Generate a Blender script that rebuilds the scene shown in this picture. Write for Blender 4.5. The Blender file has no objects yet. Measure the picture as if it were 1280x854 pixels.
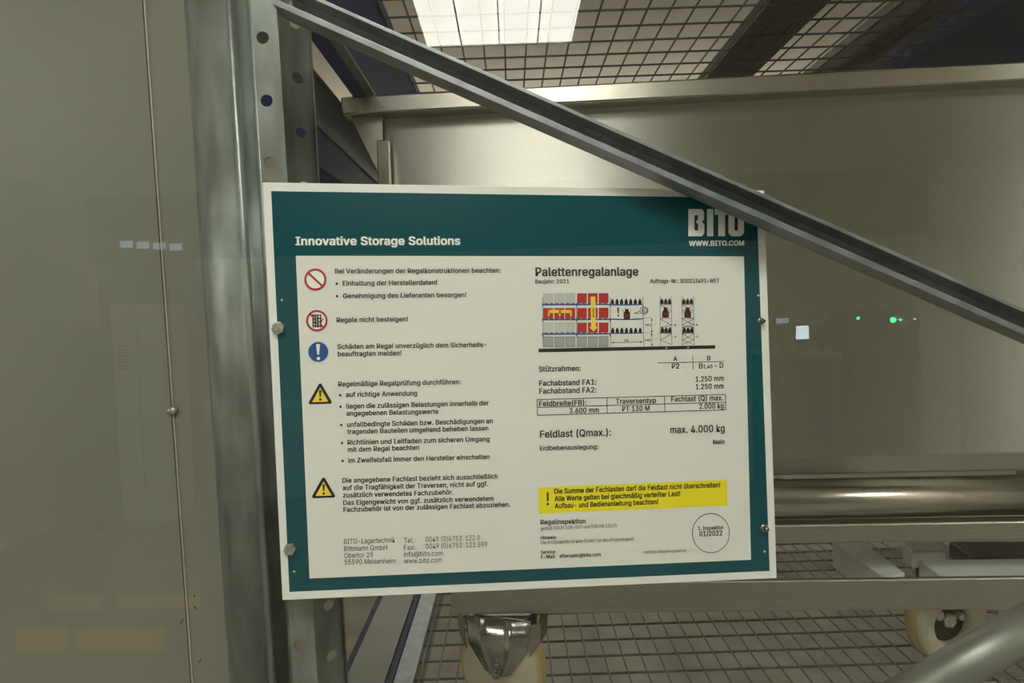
import bpy, bmesh, math, random
from mathutils import Vector, Matrix

random.seed(7)
SC = bpy.context.scene
COL = SC.collection

# ------------------------------------------------------------------ camera
FPX = 855.0
PITCH = math.radians(-2.55)
ROLL = 0.034
EYE = Vector((0.0, 0.0, 1.55))
FWD = Vector((0, math.cos(PITCH), math.sin(PITCH)))
UP0 = Vector((0, -math.sin(PITCH), math.cos(PITCH)))
RGT0 = Vector((1, 0, 0))
UPV = UP0 * math.cos(ROLL) + RGT0 * math.sin(ROLL)
RGT = RGT0 * math.cos(ROLL) - UP0 * math.sin(ROLL)
cam_data = bpy.data.cameras.new('camera')
cam_data.sensor_width = 36.0
cam_data.sensor_fit = 'HORIZONTAL'
cam_data.lens = FPX / 1280 * 36.0
cam_data.clip_start = 0.01
cam = bpy.data.objects.new('camera', cam_data)
COL.objects.link(cam)
m3 = Matrix((RGT, UPV, -FWD)).transposed()
cam.matrix_world = Matrix.Translation(EYE) @ m3.to_4x4()
SC.camera = cam

# ------------------------------------------------------------------ world, exposure
SC.view_settings.view_transform = 'Standard'
SC.view_settings.look = 'None'
SC.view_settings.exposure = 0.10
SC.view_settings.gamma = 1.0
SC.view_settings.use_curve_mapping = False
world = bpy.data.worlds.new('world')
SC.world = world
world.use_nodes = True
world.node_tree.nodes['Background'].inputs['Color'].default_value = (0.93, 0.95, 0.88, 1)
world.node_tree.nodes['Background'].inputs['Strength'].default_value = 0.10
LAMP_POWER = 11.0


# ------------------------------------------------------------------ picture -> place helpers (solid geometry at real distances)
def ray(px, py):
    return FWD + RGT * ((px - 640) / FPX) + UPV * ((427 - py) / FPX)


def at(px, py, Y):
    d = ray(px, py)
    return EYE + d * ((Y - EYE.y) / d.y)


def atz(px, py, z):
    d = ray(px, py)
    return EYE + d * ((z - EYE.z) / d.z)


def atp(px, py, p0, n):
    d = ray(px, py)
    return EYE + d * ((p0 - EYE).dot(n) / d.dot(n))


# ------------------------------------------------------------------ materials
def nodemat(name):
    m = bpy.data.materials.new(name)
    m.use_nodes = True
    nt = m.node_tree
    return m, nt, nt.nodes['Principled BSDF']


def plain(name, col, rough=0.5, metal=0.0, spec=0.5, coat=0.0, emit=None, estr=0.0):
    m, nt, b = nodemat(name)
    b.inputs['Base Color'].default_value = (*col, 1)
    b.inputs['Roughness'].default_value = rough
    b.inputs['Metallic'].default_value = metal
    b.inputs['Specular IOR Level'].default_value = spec
    b.inputs['Coat Weight'].default_value = coat
    b.inputs['Coat Roughness'].default_value = 0.08
    if emit:
        b.inputs['Emission Color'].default_value = (*emit, 1)
        b.inputs['Emission Strength'].default_value = estr
    return m


def mottled(name, c1, c2, rough=0.45, metal=0.0, scale=30, stretch=(1, 1, 1), bump=0.0, rvar=0.1, detail=4, spec=0.5, lo=0.35, hi=0.65):
    m, nt, b = nodemat(name)
    tc = nt.nodes.new('ShaderNodeTexCoord')
    mp = nt.nodes.new('ShaderNodeMapping')
    mp.inputs['Scale'].default_value = stretch
    nz = nt.nodes.new('ShaderNodeTexNoise')
    nz.inputs['Scale'].default_value = scale
    nz.inputs['Detail'].default_value = detail
    cr = nt.nodes.new('ShaderNodeValToRGB')
    cr.color_ramp.elements[0].position = lo
    cr.color_ramp.elements[0].color = (*c1, 1)
    cr.color_ramp.elements[1].position = hi
    cr.color_ramp.elements[1].color = (*c2, 1)
    mr = nt.nodes.new('ShaderNodeMapRange')
    mr.inputs['To Min'].default_value = rough - rvar
    mr.inputs['To Max'].default_value = rough + rvar
    L = nt.links.new
    L(tc.outputs['Object'], mp.inputs['Vector'])
    L(mp.outputs['Vector'], nz.inputs['Vector'])
    L(nz.outputs['Fac'], cr.inputs['Fac'])
    L(nz.outputs['Fac'], mr.inputs['Value'])
    L(cr.outputs['Color'], b.inputs['Base Color'])
    L(mr.outputs['Result'], b.inputs['Roughness'])
    b.inputs['Metallic'].default_value = metal
    b.inputs['Specular IOR Level'].default_value = spec
    if bump:
        bp = nt.nodes.new('ShaderNodeBump')
        bp.inputs['Strength'].default_value = bump
        bp.inputs['Distance'].default_value = 0.001
        L(nz.outputs['Fac'], bp.inputs['Height'])
        L(bp.outputs['Normal'], b.inputs['Normal'])
    return m


M = {}
M['galv'] = mottled('galvanised steel', (0.17, 0.19, 0.175), (0.27, 0.295, 0.275), 0.42, 0.6, 55, (1, 1, 0.35), 0.10, 0.12)
M['galv_brace'] = mottled('galvanised brace steel', (0.21, 0.235, 0.24), (0.30, 0.325, 0.33), 0.42, 0.6, 40, (1, 1, 1), 0.05, 0.08)  # bluish tint of reflected surroundings put into the base colour
M['wire'] = mottled('zinc plated wire', (0.10, 0.095, 0.08), (0.17, 0.16, 0.135), 0.5, 0.5, 60)
M['pipe'] = mottled('grey pipe steel', (0.20, 0.205, 0.18), (0.26, 0.265, 0.235), 0.42, 0.6, 20)
M['steel'] = mottled('brushed stainless steel', (0.47, 0.455, 0.395), (0.52, 0.505, 0.445), 0.24, 1.0, 160, (6, 6, 0.5), 0.05, 0.04)
M['steel_panel'] = mottled('brushed stainless sheet', (0.52, 0.51, 0.46), (0.57, 0.56, 0.505), 0.42, 1.0, 160, (6, 6, 0.5), 0.04, 0.03)
_nt = M['steel_panel'].node_tree
_b = _nt.nodes['Principled BSDF']
_b.inputs['Anisotropic'].default_value = 0.92
_v = _nt.nodes.new('ShaderNodeCombineXYZ')
_v.inputs['Z'].default_value = 1.0
_nt.links.new(_v.outputs['Vector'], _b.inputs['Tangent'])
M['steel_dull'] = mottled('dull stainless steel', (0.42, 0.41, 0.35), (0.48, 0.47, 0.40), 0.42, 1.0, 120, (0.4, 4, 4), 0.05, 0.05)
M['polished'] = plain('polished stainless steel', (0.38, 0.375, 0.345), 0.20, 1.0)
M['bolt'] = mottled('zinc bolt', (0.42, 0.41, 0.36), (0.70, 0.69, 0.62), 0.38, 0.9, 400, bump=0.2)
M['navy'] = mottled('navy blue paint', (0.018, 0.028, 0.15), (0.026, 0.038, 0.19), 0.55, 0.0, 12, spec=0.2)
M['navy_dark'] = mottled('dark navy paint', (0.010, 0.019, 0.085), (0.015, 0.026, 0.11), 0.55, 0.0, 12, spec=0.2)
M['grey_rail'] = mottled('grey rail paint', (0.17, 0.175, 0.17), (0.22, 0.225, 0.215), 0.45, 0.3, 8)
M['panel'] = mottled('grey beige panel paint', (0.185, 0.185, 0.150), (0.203, 0.203, 0.166), 0.42, 0.0, 3.0)
M['panel_trim'] = plain('panel trim', (0.33, 0.34, 0.29), 0.4)
M['bead'] = plain('light joint bead', (0.46, 0.43, 0.33), 0.35, 0.3)
M['dark'] = plain('dark gap', (0.012, 0.012, 0.010), 0.7)
M['chip'] = plain('dark scuff', (0.015, 0.013, 0.010), 0.8)
M['board_white'] = plain('sign white', (0.74, 0.745, 0.71), 0.30, spec=0.4)
M['teal'] = plain('sign teal print', (0.003, 0.066, 0.080), 0.22, spec=0.5)
M['paper'] = plain('sign inner white print', (0.70, 0.705, 0.655), 0.30, spec=0.4)
M['ink'] = plain('black print', (0.012, 0.012, 0.012), 0.4)
M['ink_white'] = plain('white print', (0.80, 0.82, 0.78), 0.4)
M['red'] = plain('red print', (0.42, 0.022, 0.020), 0.4)
M['blue'] = plain('blue print', (0.010, 0.065, 0.26), 0.4)
M['yellow'] = plain('yellow print', (0.80, 0.70, 0.02), 0.4)
M['amber'] = plain('amber print', (0.80, 0.58, 0.06), 0.4)
M['grey_print'] = plain('grey print', (0.34, 0.35, 0.33), 0.4)
M['grey_light'] = plain('light grey print', (0.50, 0.51, 0.48), 0.4)
M['cream'] = mottled('cream castor plastic', (0.58, 0.54, 0.40), (0.68, 0.64, 0.50), 0.38, 0.0, 20)
M['tread'] = mottled('yellowed castor tread', (0.50, 0.40, 0.15), (0.62, 0.50, 0.22), 0.45, 0.0, 20)
M['dark_brown'] = plain('dark hub recess', (0.055, 0.040, 0.026), 0.5)  # flat dark brown, also on the far fork and one channel
M['ceiling'] = mottled('ceiling tile', (0.70, 0.66, 0.56), (0.78, 0.74, 0.64), 0.8, 0.0, 6)
M['brown'] = mottled('dark brown board', (0.060, 0.052, 0.038), (0.10, 0.088, 0.066), 0.6, 0.0, 9, (1, 0.2, 1))
M['concrete'] = mottled('concrete', (0.21, 0.20, 0.17), (0.31, 0.295, 0.255), 0.6, 0.0, 5, detail=8)
M['wall'] = mottled('warm off white wall', (0.58, 0.56, 0.49), (0.64, 0.62, 0.54), 0.7, 0.0, 2)
M['room_dark'] = plain('dark cladding', (0.10, 0.10, 0.09), 0.7)
M['white_metal'] = plain('white cabinet paint', (0.72, 0.74, 0.70), 0.4)
M['lamp'] = plain('lamp diffuser', (0.9, 0.9, 0.88), 0.5, emit=(1.0, 0.98, 0.89), estr=LAMP_POWER * 1.1)
M['added_lamp_bright'] = plain('added side lamp diffuser', (0.9, 0.9, 0.88), 0.5, emit=(1.0, 0.98, 0.89), estr=LAMP_POWER * 4.2)  # glow of the two side lamps added for extra light
M['added_lamp_mid'] = plain('added front lamp diffuser', (0.9, 0.9, 0.88), 0.5, emit=(1.0, 0.98, 0.89), estr=LAMP_POWER * 1.75)  # glow of the lamp added in front of the rack
M['added_light'] = plain('added light diffuser', (0.9, 0.9, 0.88), 0.5, emit=(1.0, 0.96, 0.86), estr=14)  # glow of the unseen light added for the ceiling
M['lamp_frame'] = plain('lamp frame', (0.7, 0.7, 0.68), 0.4)
M['led'] = plain('green indicator', (0.1, 0.8, 0.3), 0.4, emit=(0.05, 1.0, 0.35), estr=16)
M['screen'] = plain('bright screen', (0.5, 0.6, 0.7), 0.3, emit=(0.80, 0.93, 1.0), estr=9)
M['screen_dim'] = plain('dim blue screen', (0.3, 0.4, 0.5), 0.3, emit=(0.60, 0.80, 1.0), estr=2.2)
M['black_plastic'] = plain('black plastic', (0.02, 0.02, 0.02), 0.4)
M['floor_yellow'] = plain('yellow floor paint', (0.75, 0.58, 0.10), 0.5)

gm = bpy.data.materials.new('clear glass')
gm.use_nodes = True
nt = gm.node_tree
nt.nodes.clear()
out = nt.nodes.new('ShaderNodeOutputMaterial')
tr = nt.nodes.new('ShaderNodeBsdfTransparent')
tr.inputs['Color'].default_value = (0.985, 0.992, 0.982, 1)
gl = nt.nodes.new('ShaderNodeBsdfGlossy')
gl.inputs['Roughness'].default_value = 0.0
lw = nt.nodes.new('ShaderNodeLayerWeight')
lw.inputs['Blend'].default_value = 0.5
pw = nt.nodes.new('ShaderNodeMath')
pw.operation = 'POWER'
pw.inputs[1].default_value = 5.0
fr = nt.nodes.new('ShaderNodeMath')
fr.operation = 'MULTIPLY_ADD'
fr.inputs[1].default_value = 0.96
fr.inputs[2].default_value = 0.04
nt.links.new(lw.outputs['Facing'], pw.inputs[0])
nt.links.new(pw.outputs[0], fr.inputs[0])
mx = nt.nodes.new('ShaderNodeMixShader')
nt.links.new(fr.outputs[0], mx.inputs[0])
nt.links.new(tr.outputs[0], mx.inputs[1])
nt.links.new(gl.outputs[0], mx.inputs[2])
nt.links.new(mx.outputs[0], out.inputs[0])
M['glass'] = gm


# ------------------------------------------------------------------ mesh building
WM = {}


def wm(o):
    return WM.get(o.name, Matrix.Identity(4))


class MB:
    """Collects shapes in world coordinates (or in a parent's own frame) and links them as one mesh object."""

    def __init__(self, mats):
        self.bm = bmesh.new()
        self.mats = mats if isinstance(mats, (list, tuple)) else [mats]

    def face(self, pts, mi=0, smooth=False):
        vs = [self.bm.verts.new(p) for p in pts]
        f = self.bm.faces.new(vs)
        f.material_index = mi
        f.smooth = smooth
        return f

    def hexa(self, p, mi=0):
        """p: 8 points, bottom ring 0-3 then top ring 4-7."""
        v = [self.bm.verts.new(q) for q in p]
        for idx in ((3, 2, 1, 0), (4, 5, 6, 7), (0, 1, 5, 4), (1, 2, 6, 5), (2, 3, 7, 6), (3, 0, 4, 7)):
            f = self.bm.faces.new([v[i] for i in idx])
            f.material_index = mi
        return self

    def box(self, lo, hi, mi=0, rot=None):
        (x0, y0, z0), (x1, y1, z1) = lo, hi
        pts = [Vector(q) for q in ((x0, y0, z0), (x1, y0, z0), (x1, y1, z0), (x0, y1, z0), (x0, y0, z1), (x1, y0, z1), (x1, y1, z1), (x0, y1, z1))]
        if rot:
            pts = [rot @ q for q in pts]
        return self.hexa(pts, mi)

    def slab(self, quad, d, mi=0):
        """a quad given thickness along vector d"""
        q = [Vector(a) for a in quad]
        return self.hexa([a + d for a in q] + q, mi)

    def loft(self, sections, closed=True, caps=True, mi=0, smooth=False):
        rings = [[self.bm.verts.new(p) for p in s] for s in sections]
        n = len(rings[0])
        for a, b in zip(rings, rings[1:]):
            for i in range(n if closed else n - 1):
                j = (i + 1) % n
                f = self.bm.faces.new((a[i], a[j], b[j], b[i]))
                f.material_index = mi
                f.smooth = smooth
        if caps and closed:
            for r, flip in ((rings[0], True), (rings[-1], False)):
                f = self.bm.faces.new(list(reversed(r)) if flip else r)
                f.material_index = mi
        return self

    def tube(self, a, b, r, n=8, mi=0, r2=None, caps=True):
        a, b = Vector(a), Vector(b)
        ax = (b - a).normalized()
        u = ax.orthogonal().normalized()
        w = ax.cross(u)
        r2 = r if r2 is None else r2
        s = []
        for p, rr in ((a, r), (b, r2)):
            s.append([p + (u * math.cos(t) + w * math.sin(t)) * rr for t in [2 * math.pi * i / n for i in range(n)]])
        return self.loft(s, True, caps, mi, n > 6)

    def lathe(self, c, ax, prof, n=48, mi=0, u=None, ring=False):
        """prof: list of (radius, along)"""
        c, ax = Vector(c), Vector(ax).normalized()
        u = ax.orthogonal().normalized() if u is None else u
        w = ax.cross(u)
        s = [[c + ax * h + (u * math.cos(2 * math.pi * i / n) + w * math.sin(2 * math.pi * i / n)) * max(r, 1e-5) for i in range(n)] for r, h in prof]
        if ring:
            return self.loft(s + [s[0]], True, False, mi, True)
        return self.loft(s, True, True, mi, True)

    def build(self, name, parent=None, origin=None, local=False, bevel=0, seg=2, auto=None, tag=None):
        bm = self.bm
        bmesh.ops.recalc_face_normals(bm, faces=bm.faces[:]) if not getattr(self, 'flat', False) else None
        me = bpy.data.meshes.new(name)
        o = bpy.data.objects.new(name, me)
        COL.objects.link(o)
        if parent is not None:
            o.parent = parent
            base = wm(parent)
            if not local:
                bm.transform(base.inverted())
            WM[o.name] = base.copy()
        else:
            org = Vector(origin) if origin is not None else Vector((0, 0, 0))
            if not local:
                bm.transform(Matrix.Translation(-org))
            o.location = org
            WM[o.name] = Matrix.Translation(org)
        bm.to_mesh(me)
        bm.free()
        for m in self.mats:
            me.materials.append(m)
        if bevel:
            b = o.modifiers.new('bevel', 'BEVEL')
            b.width = bevel
            b.segments = seg
            b.limit_method = 'ANGLE'
            b.angle_limit = math.radians(35)
            b.harden_normals = False
        if tag:
            settag(o, *tag)
        return o


def settag(o, label, cat, group=None):
    o['label'] = label
    o['category'] = cat
    if group:
        o['group'] = group
    return o


def struct(o):
    o['kind'] = 'structure'
    return o


def empty(name, matrix, label=None, cat=None, group=None, parent=None):
    o = bpy.data.objects.new(name, None)
    o.empty_display_size = 0.05
    COL.objects.link(o)
    if parent is None:
        o.matrix_world = matrix
    else:
        o.parent = parent
        o.matrix_local = wm(parent).inverted() @ matrix
    WM[o.name] = matrix.copy()
    if label:
        settag(o, label, cat, group)
    return o


# ------------------------------------------------------------------ setting: room
CEIL = 2.65
FLOOR = 0.0
mb = MB(M['concrete'])
mb.box((-5.5, -5.2, -0.1), (5.5, 4.4, FLOOR))
struct(mb.build('floor'))
mb = MB(M['ceiling'])
mb.box((-5.5, -5.2, CEIL), (5.5, 4.4, CEIL + 0.08))
struct(mb.build('ceiling'))
mb = MB(M['wall'])
mb.box((-5.5, 4.2, 0), (5.5, 4.35, CEIL))
struct(mb.build('wall_back'))
mb = MB([M['wall'], M['room_dark']])
mb.box((-5.5, -5.1, 0), (5.5, -5.0, 2.08))
mb.box((-5.5, -5.1, 2.08), (5.5, -5.02, CEIL), 1)
struct(mb.build('wall_front'))
for sx, nm in ((-1, 'wall_west'), (1, 'wall_right')):
    mb = MB(M['wall'])
    mb.box((sx * 3.6, -5.2, 0), (sx * 3.75, 4.35, CEIL))
    struct(mb.build(nm))

# the clear pane one looks through
mb = MB(M['glass'])
mb.box((-2.2, 0.440, 0.30), (2.2, 0.446, 2.60))
struct(mb.build('window_1'))


# left partition panels
def slope(x0):
    return 0.0705 - (x0 - 180) * 6.5e-5


def vline(x0, Y, y0=-60, y1=940):
    s = slope(x0)
    a, b = at(x0 + s * y0, y0, Y), at(x0 + s * y1, y1, Y)
    return a, b


def vstrip(mb, xa, xb, Y, depth=0.02, mi=0, Yb=None):
    a0, a1 = vline(xa, Y)
    b0, b1 = vline(xb, Y if Yb is None else Yb)
    mb.slab([a1, b1, b0, a0], Vector((0, depth, 0)), mi)


YW = 0.80
mb = MB(M['panel'])
vstrip(mb, -160, 178.2, YW)
vstrip(mb, 181.2, 236, YW)
vstrip(mb, 170, 190, YW + 0.006)
wall = struct(mb.build('wall_left'))
mb = MB([M['bead'], M['dark']])
vstrip(mb, 179.0, 181.0, YW - 0.0015, 0.003)
vstrip(mb, 177.4, 179.0, YW - 0.0003, 0.003, 1)
struct(mb.build('trim_1'))
mb = MB(M['panel_trim'])
vstrip(mb, 229, 239, YW - 0.004, 0.006)
struct(mb.build('trim_2', bevel=0.002))
c = at(217.5, 513, YW - 0.003)
mb = MB(M['bolt'])
mb.lathe(c, (0, -1, 0), [(0.0046, -0.001), (0.0046, 0.002), (0.0035, 0.0045), (0.0012, 0.0055)], 20)
mb.lathe(c + Vector((-0.0045, 0, 0)), (0, -1, 0), [(0.0025, -0.001), (0.0025, 0.003), (0.0010, 0.004)], 12)
mb.build('screw', parent=wall)
mb = MB(M['chip'])
for (px, py, dx, dy) in ((227.5, 777, 2.0, -3), (244, 759.5, 0.8, 1.5), (250, 826, 1.2, -2.5), (243, 745, 0.5, 1)):
    p = [at(px - dx - 0.8, py - dy, YW), at(px + 0.8 - dx, py - dy - 0.3, YW), at(px + dx + 0.8, py + dy, YW), at(px + dx - 0.8, py + dy + 0.3, YW)]
    mb.slab(p, Vector((0, -0.0006, 0)))
mb.build('paint_chip', parent=wall)

# ------------------------------------------------------------------ rack upright with punched holes
top_c = vline(316, 0.60)[1]
UPR = empty('rack_upright', Matrix.Translation((top_c.x, 0.62, 0.0)), 'galvanised steel rack upright with punched round holes left of the sign', 'rack upright')
YF = 0.594
prof = [(231, 0.6530), (233, 0.6350), (239, 0.6150), (247, 0.6065), (262, 0.6030), (276, 0.6030), (281.5, 0.6025), (283.5, 0.5970), (286, 0.5950), (288.6, 0.5970),
        (290.5, 0.6130), (293, 0.6170), (308, 0.6170), (310, 0.6150), (311.5, 0.5990), (313.5, 0.5960)]
mb = MB(M['galv'])
ra, rb = [], []
for x0, Y in prof:
    a, b = vline(x0, Y)
    ra.append(a)
    rb.append(b)
mb.loft([rb, ra], closed=False, caps=False)
o = mb.build('flange', parent=UPR)
for p in o.data.polygons:
    p.use_smooth = True
sd = o.modifiers.new('thickness', 'SOLIDIFY')
sd.thickness = 0.002
sd.offset = 0


def holed_strip(mb, A0, A1, B0, B1, hc, pitch_v, rad, n=24, ks=(-2, 14), ur=1.0):
    """quad strip (A line to B line, top to bottom) punched with round holes; hc = centre of first hole."""
    vdir = (A1 - A0).normalized()
    udir = (B0 - A0)
    udir = (udir - vdir * udir.dot(vdir)).normalized()
    wid = (B0 - A0).dot(udir)

    def loc(p):
        return (p - A0).dot(udir), (p - A0).dot(vdir)
    hu, hv = loc(hc)

    def P(u, v):
        return A0 + udir * u + vdir * v
    for k in range(*ks):
        v0 = hv + (k - 0.5) * pitch_v
        v1 = v0 + pitch_v
        cv = hv + k * pitch_v
        hs = min(hu, wid - hu, pitch_v / 2) * 0.98
        sq = []
        for i in range(n):
            t = 2 * math.pi * i / n
            cx, sx = math.cos(t), math.sin(t)
            mm = max(abs(cx), abs(sx))
            sq.append(P(hu + hs * cx / mm, cv + hs * sx / mm))
        inn = [P(hu + rad * ur * math.cos(2 * math.pi * i / n), cv + rad * math.sin(2 * math.pi * i / n)) for i in range(n)]
        mb.loft([sq, inn], True, False)
        mb.face([P(0, v0), P(wid, v0), P(wid, cv - hs), P(0, cv - hs)])
        mb.face([P(0, cv + hs), P(wid, cv + hs), P(wid, v1), P(0, v1)])
        mb.loft([inn, [p + Vector((0, 0.002, 0)) for p in inn]], True, False)
        if hu - hs > 1e-5:
            mb.face([P(0, cv - hs), P(hu - hs, cv - hs), P(hu - hs, cv + hs), P(0, cv + hs)])
        if wid - hu - hs > 1e-5:
            mb.face([P(hu + hs, cv - hs), P(wid, cv - hs), P(wid, cv + hs), P(hu + hs, cv + hs)])


A0, A1 = vline(313.5, YF)
B0, B1 = vline(345.5, YF)
mb = MB(M['galv'])
h1 = at(328.3, 47, YF)
h10 = at(375.0, 806, YF)
EDGE_A, EDGE_B = (A0, A1), (B0, B1)
holed_strip(mb, A0, A1, B0, B1, h1, (h10 - h1).length / 10, 0.0053)
for a_, b_ in (EDGE_A, EDGE_B):
    d_ = Vector((0, 0.002, 0))
    mb.face([a_, b_, b_ + d_, a_ + d_])
mb.build('front_face', parent=UPR)
# rear flange of the open profile, seen past the front face
YR = 0.685
C0, C1 = vline(383.5, YR + 0.014)
R0, R1 = vline(346, YR - 0.018)
mb = MB(M['galv'])
h = atp(372, 97.5, R0, (R1 - R0).cross(C0 - R0).normalized())
EDGE_A, EDGE_B = (R0, R1), (C0, C1)
holed_strip(mb, R0, R1, C0, C1, h, (h10 - h1).length / 10, 0.0052, ur=1.35)
for a_, b_ in (EDGE_A, EDGE_B):
    d_ = Vector((0, 0.002, 0))
    mb.face([a_, b_, b_ + d_, a_ + d_])
mb.build('rear_face', parent=UPR)
mb = MB(M['galv'])
mb.slab([C1, C1 + Vector((0.0022, -0.003, 0)), C0 + Vector((0.0022, -0.003, 0)), C0], Vector((0, 0.004, 0)))
mb.build('rear_lip', parent=UPR)

# ------------------------------------------------------------------ diagonal braces (lipped C channel)
def brace(name, pa, pb, Y, depth, label, group, facing=1, hgt=0.0205):
    a, b = at(*pa, Y), at(*pb, Y)
    ax = (b - a).normalized()
    dep = Vector((0, 1, 0))
    up = dep.cross(ax).normalized()
    if up.z < 0:
        up = -up
    t, lip = 0.0022, 0.0052
    Hh = hgt
    if facing == 1:     # open side towards the aisle
        pr = [(0, 0), (depth, 0), (depth, -Hh), (0, -Hh), (0, -Hh + lip), (t, -Hh + lip), (t, -Hh + t), (depth - t, -Hh + t), (depth - t, -t), (t, -t), (t, -lip * 0.62), (0, -lip * 0.62)]
    else:               # web towards the aisle
        pr = [(depth, 0), (0.006, 0), (0, -0.006), (0, -Hh + 0.008), (0.007, -Hh), (depth, -Hh), (depth, -Hh + t), (0.008, -Hh + t), (t, -Hh + 0.009), (t, -0.007), (0.007, -t), (depth, -t)]
    mb = MB(M['galv_brace'])
    secs = [[p + dep * d + up * h for d, h in pr] for p in (a, b)]
    mb.loft(secs, True, True)
    o = mb.build(name, origin=(a + b) / 2, bevel=0.0011, seg=3, tag=(label, 'brace', group))
    return o, a, b, ax, up


BR, ba, bb, bax, bup = brace('diagonal_brace', (352, -23.5), (1360, 421), 0.584, 0.029, 'galvanised channel brace sloping down across the upper right corner of the sign', None)
pa, pb = at(1060, 914, 0.62), at(1400, 717, 0.62)
mb = MB(M['pipe'])
mb.tube(pa, pb, 0.0190, 40)
mb.build('steel_pipe', origin=(pa + pb) / 2, tag=('grey steel pipe rising at lower right in front of the wire deck', 'pipe'))

# ------------------------------------------------------------------ wire decks
ZU = EYE.z + 0.54
ZL = EYE.z - 0.665
XL, XR = -0.2106, 0.896


def wire_deck(name, z, x0, x1, y0, y1, px, py, r1, r2, off, label):
    mb = MB(M['wire'])
    n = int((x1 - x0) / px)
    for i in range(n + 1):
        x = x0 + i * px
        mb.tube((x, y0, z), (x, y1, z), r1, 6, caps=False)
    k = int((y1 - y0) / py)
    for j in range(k + 1):
        y = y0 + off + j * py
        mb.tube((x0 - 0.008, y, z - r1 - r2 * 0.6), (x1 + 0.008, y, z - r1 - r2 * 0.6), r2, 6, caps=False)
    return mb.build(name, origin=((x0 + x1) / 2, (y0 + y1) / 2, z), tag=(label, 'wire deck', 'wire mesh rack decks'))


wire_deck('wire_deck', ZU, XL, XR, 0.66, 3.2, 0.0434, 0.0713, 0.0021, 0.0021, 0.03, 'steel wire mesh deck overhead above the top rail of the trolley')
wire_deck('wire_deck', ZL, XL + 0.020, XR + 0.1, 0.62, 2.6, 0.0347, 0.0635, 0.0017, 0.0025, 0.032, 'steel wire mesh deck at the bottom under the castors')


# ------------------------------------------------------------------ long rack beams running back beside the decks
def long_beam(name, xlo, xhi, zlo, zhi, mat, label, group=None, y0=0.84, y1=3.0, step=None, bev=0.002):
    mb = MB([mat, M['galv']])
    if step:            # box beam with a stepped ledge for the deck on its inner side
        sx, sz = step
        pr = [(xlo, zlo), (xhi, zlo), (xhi, zhi - sz), (xhi - sx, zhi - sz), (xhi - sx, zhi), (xlo, zhi)] if sx > 0 else [(xlo, zlo), (xhi, zlo), (xhi, zhi), (xlo - sx, zhi), (xlo - sx, zhi - sz), (xlo, zhi - sz)]
    else:
        pr = [(xlo, zlo), (xhi, zlo), (xhi, zhi), (xlo, zhi)]
    mb.loft([[(x, y, z) for x, z in pr] for y in (y0, y1)], True, True)
    return mb.build(name, origin=((xlo + xhi) / 2, (y0 + y1) / 2, zlo), bevel=bev, tag=(label, 'rack beam', group))


E_ = EYE.z
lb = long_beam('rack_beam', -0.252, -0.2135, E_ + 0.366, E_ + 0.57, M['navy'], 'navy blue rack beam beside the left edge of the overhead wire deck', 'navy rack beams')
mb = MB(M['galv'])
mb.box((-0.2240, 0.84, E_ + 0.360), (-0.2105, 3.0, E_ + 0.365))
mb.build('bottom_flange', parent=lb)
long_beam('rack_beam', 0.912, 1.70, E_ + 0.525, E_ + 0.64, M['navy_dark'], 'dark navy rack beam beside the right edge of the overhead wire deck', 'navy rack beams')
gb = long_beam('guide_rail', -0.35, -0.302, E_ + 0.311, E_ + 0.3895, M['grey_rail'], 'grey steel rail below the navy beam between upright and trolley')
gb['category'] = 'rail'
mb = MB(M['galv'])
mb.box((-0.35, 0.84, E_ + 0.390), (-0.300, 3.0, E_ + 0.395))
mb.build('top_flange', parent=gb)
long_beam('rack_beam', -0.35, -0.306, E_ + 0.248, E_ + 0.310, M['navy'], 'dark blue beam directly beneath the grey rail behind the upright', 'navy rack beams')
# lower left
long_beam('guide_rail', -0.236, -0.199, ZL - 0.07, ZL + 0.004, M['galv_brace'], 'galvanised rail along the left edge of the lower wire deck')['category'] = 'rail'
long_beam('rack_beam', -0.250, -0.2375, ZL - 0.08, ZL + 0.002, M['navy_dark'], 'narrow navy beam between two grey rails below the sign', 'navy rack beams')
gb = long_beam('guide_rail', -0.326, -0.2515, ZL - 0.08, ZL + 0.004, M['grey_rail'], 'wide grey rail nearest the upright below the sign')
gb['category'] = 'rail'
mb = MB(M['navy_dark'])
mb.box((-0.349, 0.84, ZL - 0.07), (-0.327, 3.0, ZL - 0.02))
mb.build('side_ledge', parent=gb)

# boards and strips resting on the overhead deck
zt = ZU + 0.003
for x0, x1, y0, y1, mat, lab, cat, nm in (
        (0.481, 0.600, 0.9, 2.4, 'brown', 'dark brown board lying on the overhead wire deck beside the metal strip', 'board', 'wooden_board'),
        (0.801, 0.853, 0.9, 2.4, 'brown', 'narrow dark board on the overhead wire deck next to the navy beam', 'board', 'wooden_board'),
        (0.737, 0.797, 0.9, 2.4, 'galv', 'flat grey metal strip lying on the overhead wire deck', 'strip', 'metal_strip')):
    mb = MB(M[mat])
    mb.box((x0, y0, zt), (x1, y1, zt + 0.018))
    mb.build(nm, origin=((x0 + x1) / 2, 1.6, zt), bevel=0.001, tag=(lab, cat))

# ------------------------------------------------------------------ stainless trolley
YAW = 0.055
TN = Vector((-math.sin(YAW), -math.cos(YAW), 0))
TX = Vector((math.cos(YAW), -math.sin(YAW), 0))
TD = -TN
T0 = Vector((0, 1.093, EYE.z))
TROL = empty('stainless_trolley', Matrix.Translation((0.45, 1.6, ZL)), 'stainless steel trolley standing on castors on the lower wire deck behind the sign', 'trolley')


def tp(px, py, back=0.0):
    return atp(px, py, T0 + TD * back, TN)


def tz(px, py, back=0.0):
    return tp(px, py, back).z


def tx(px, py, back=0.0):
    return (tp(px, py, back) - T0).dot(TX)


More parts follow.
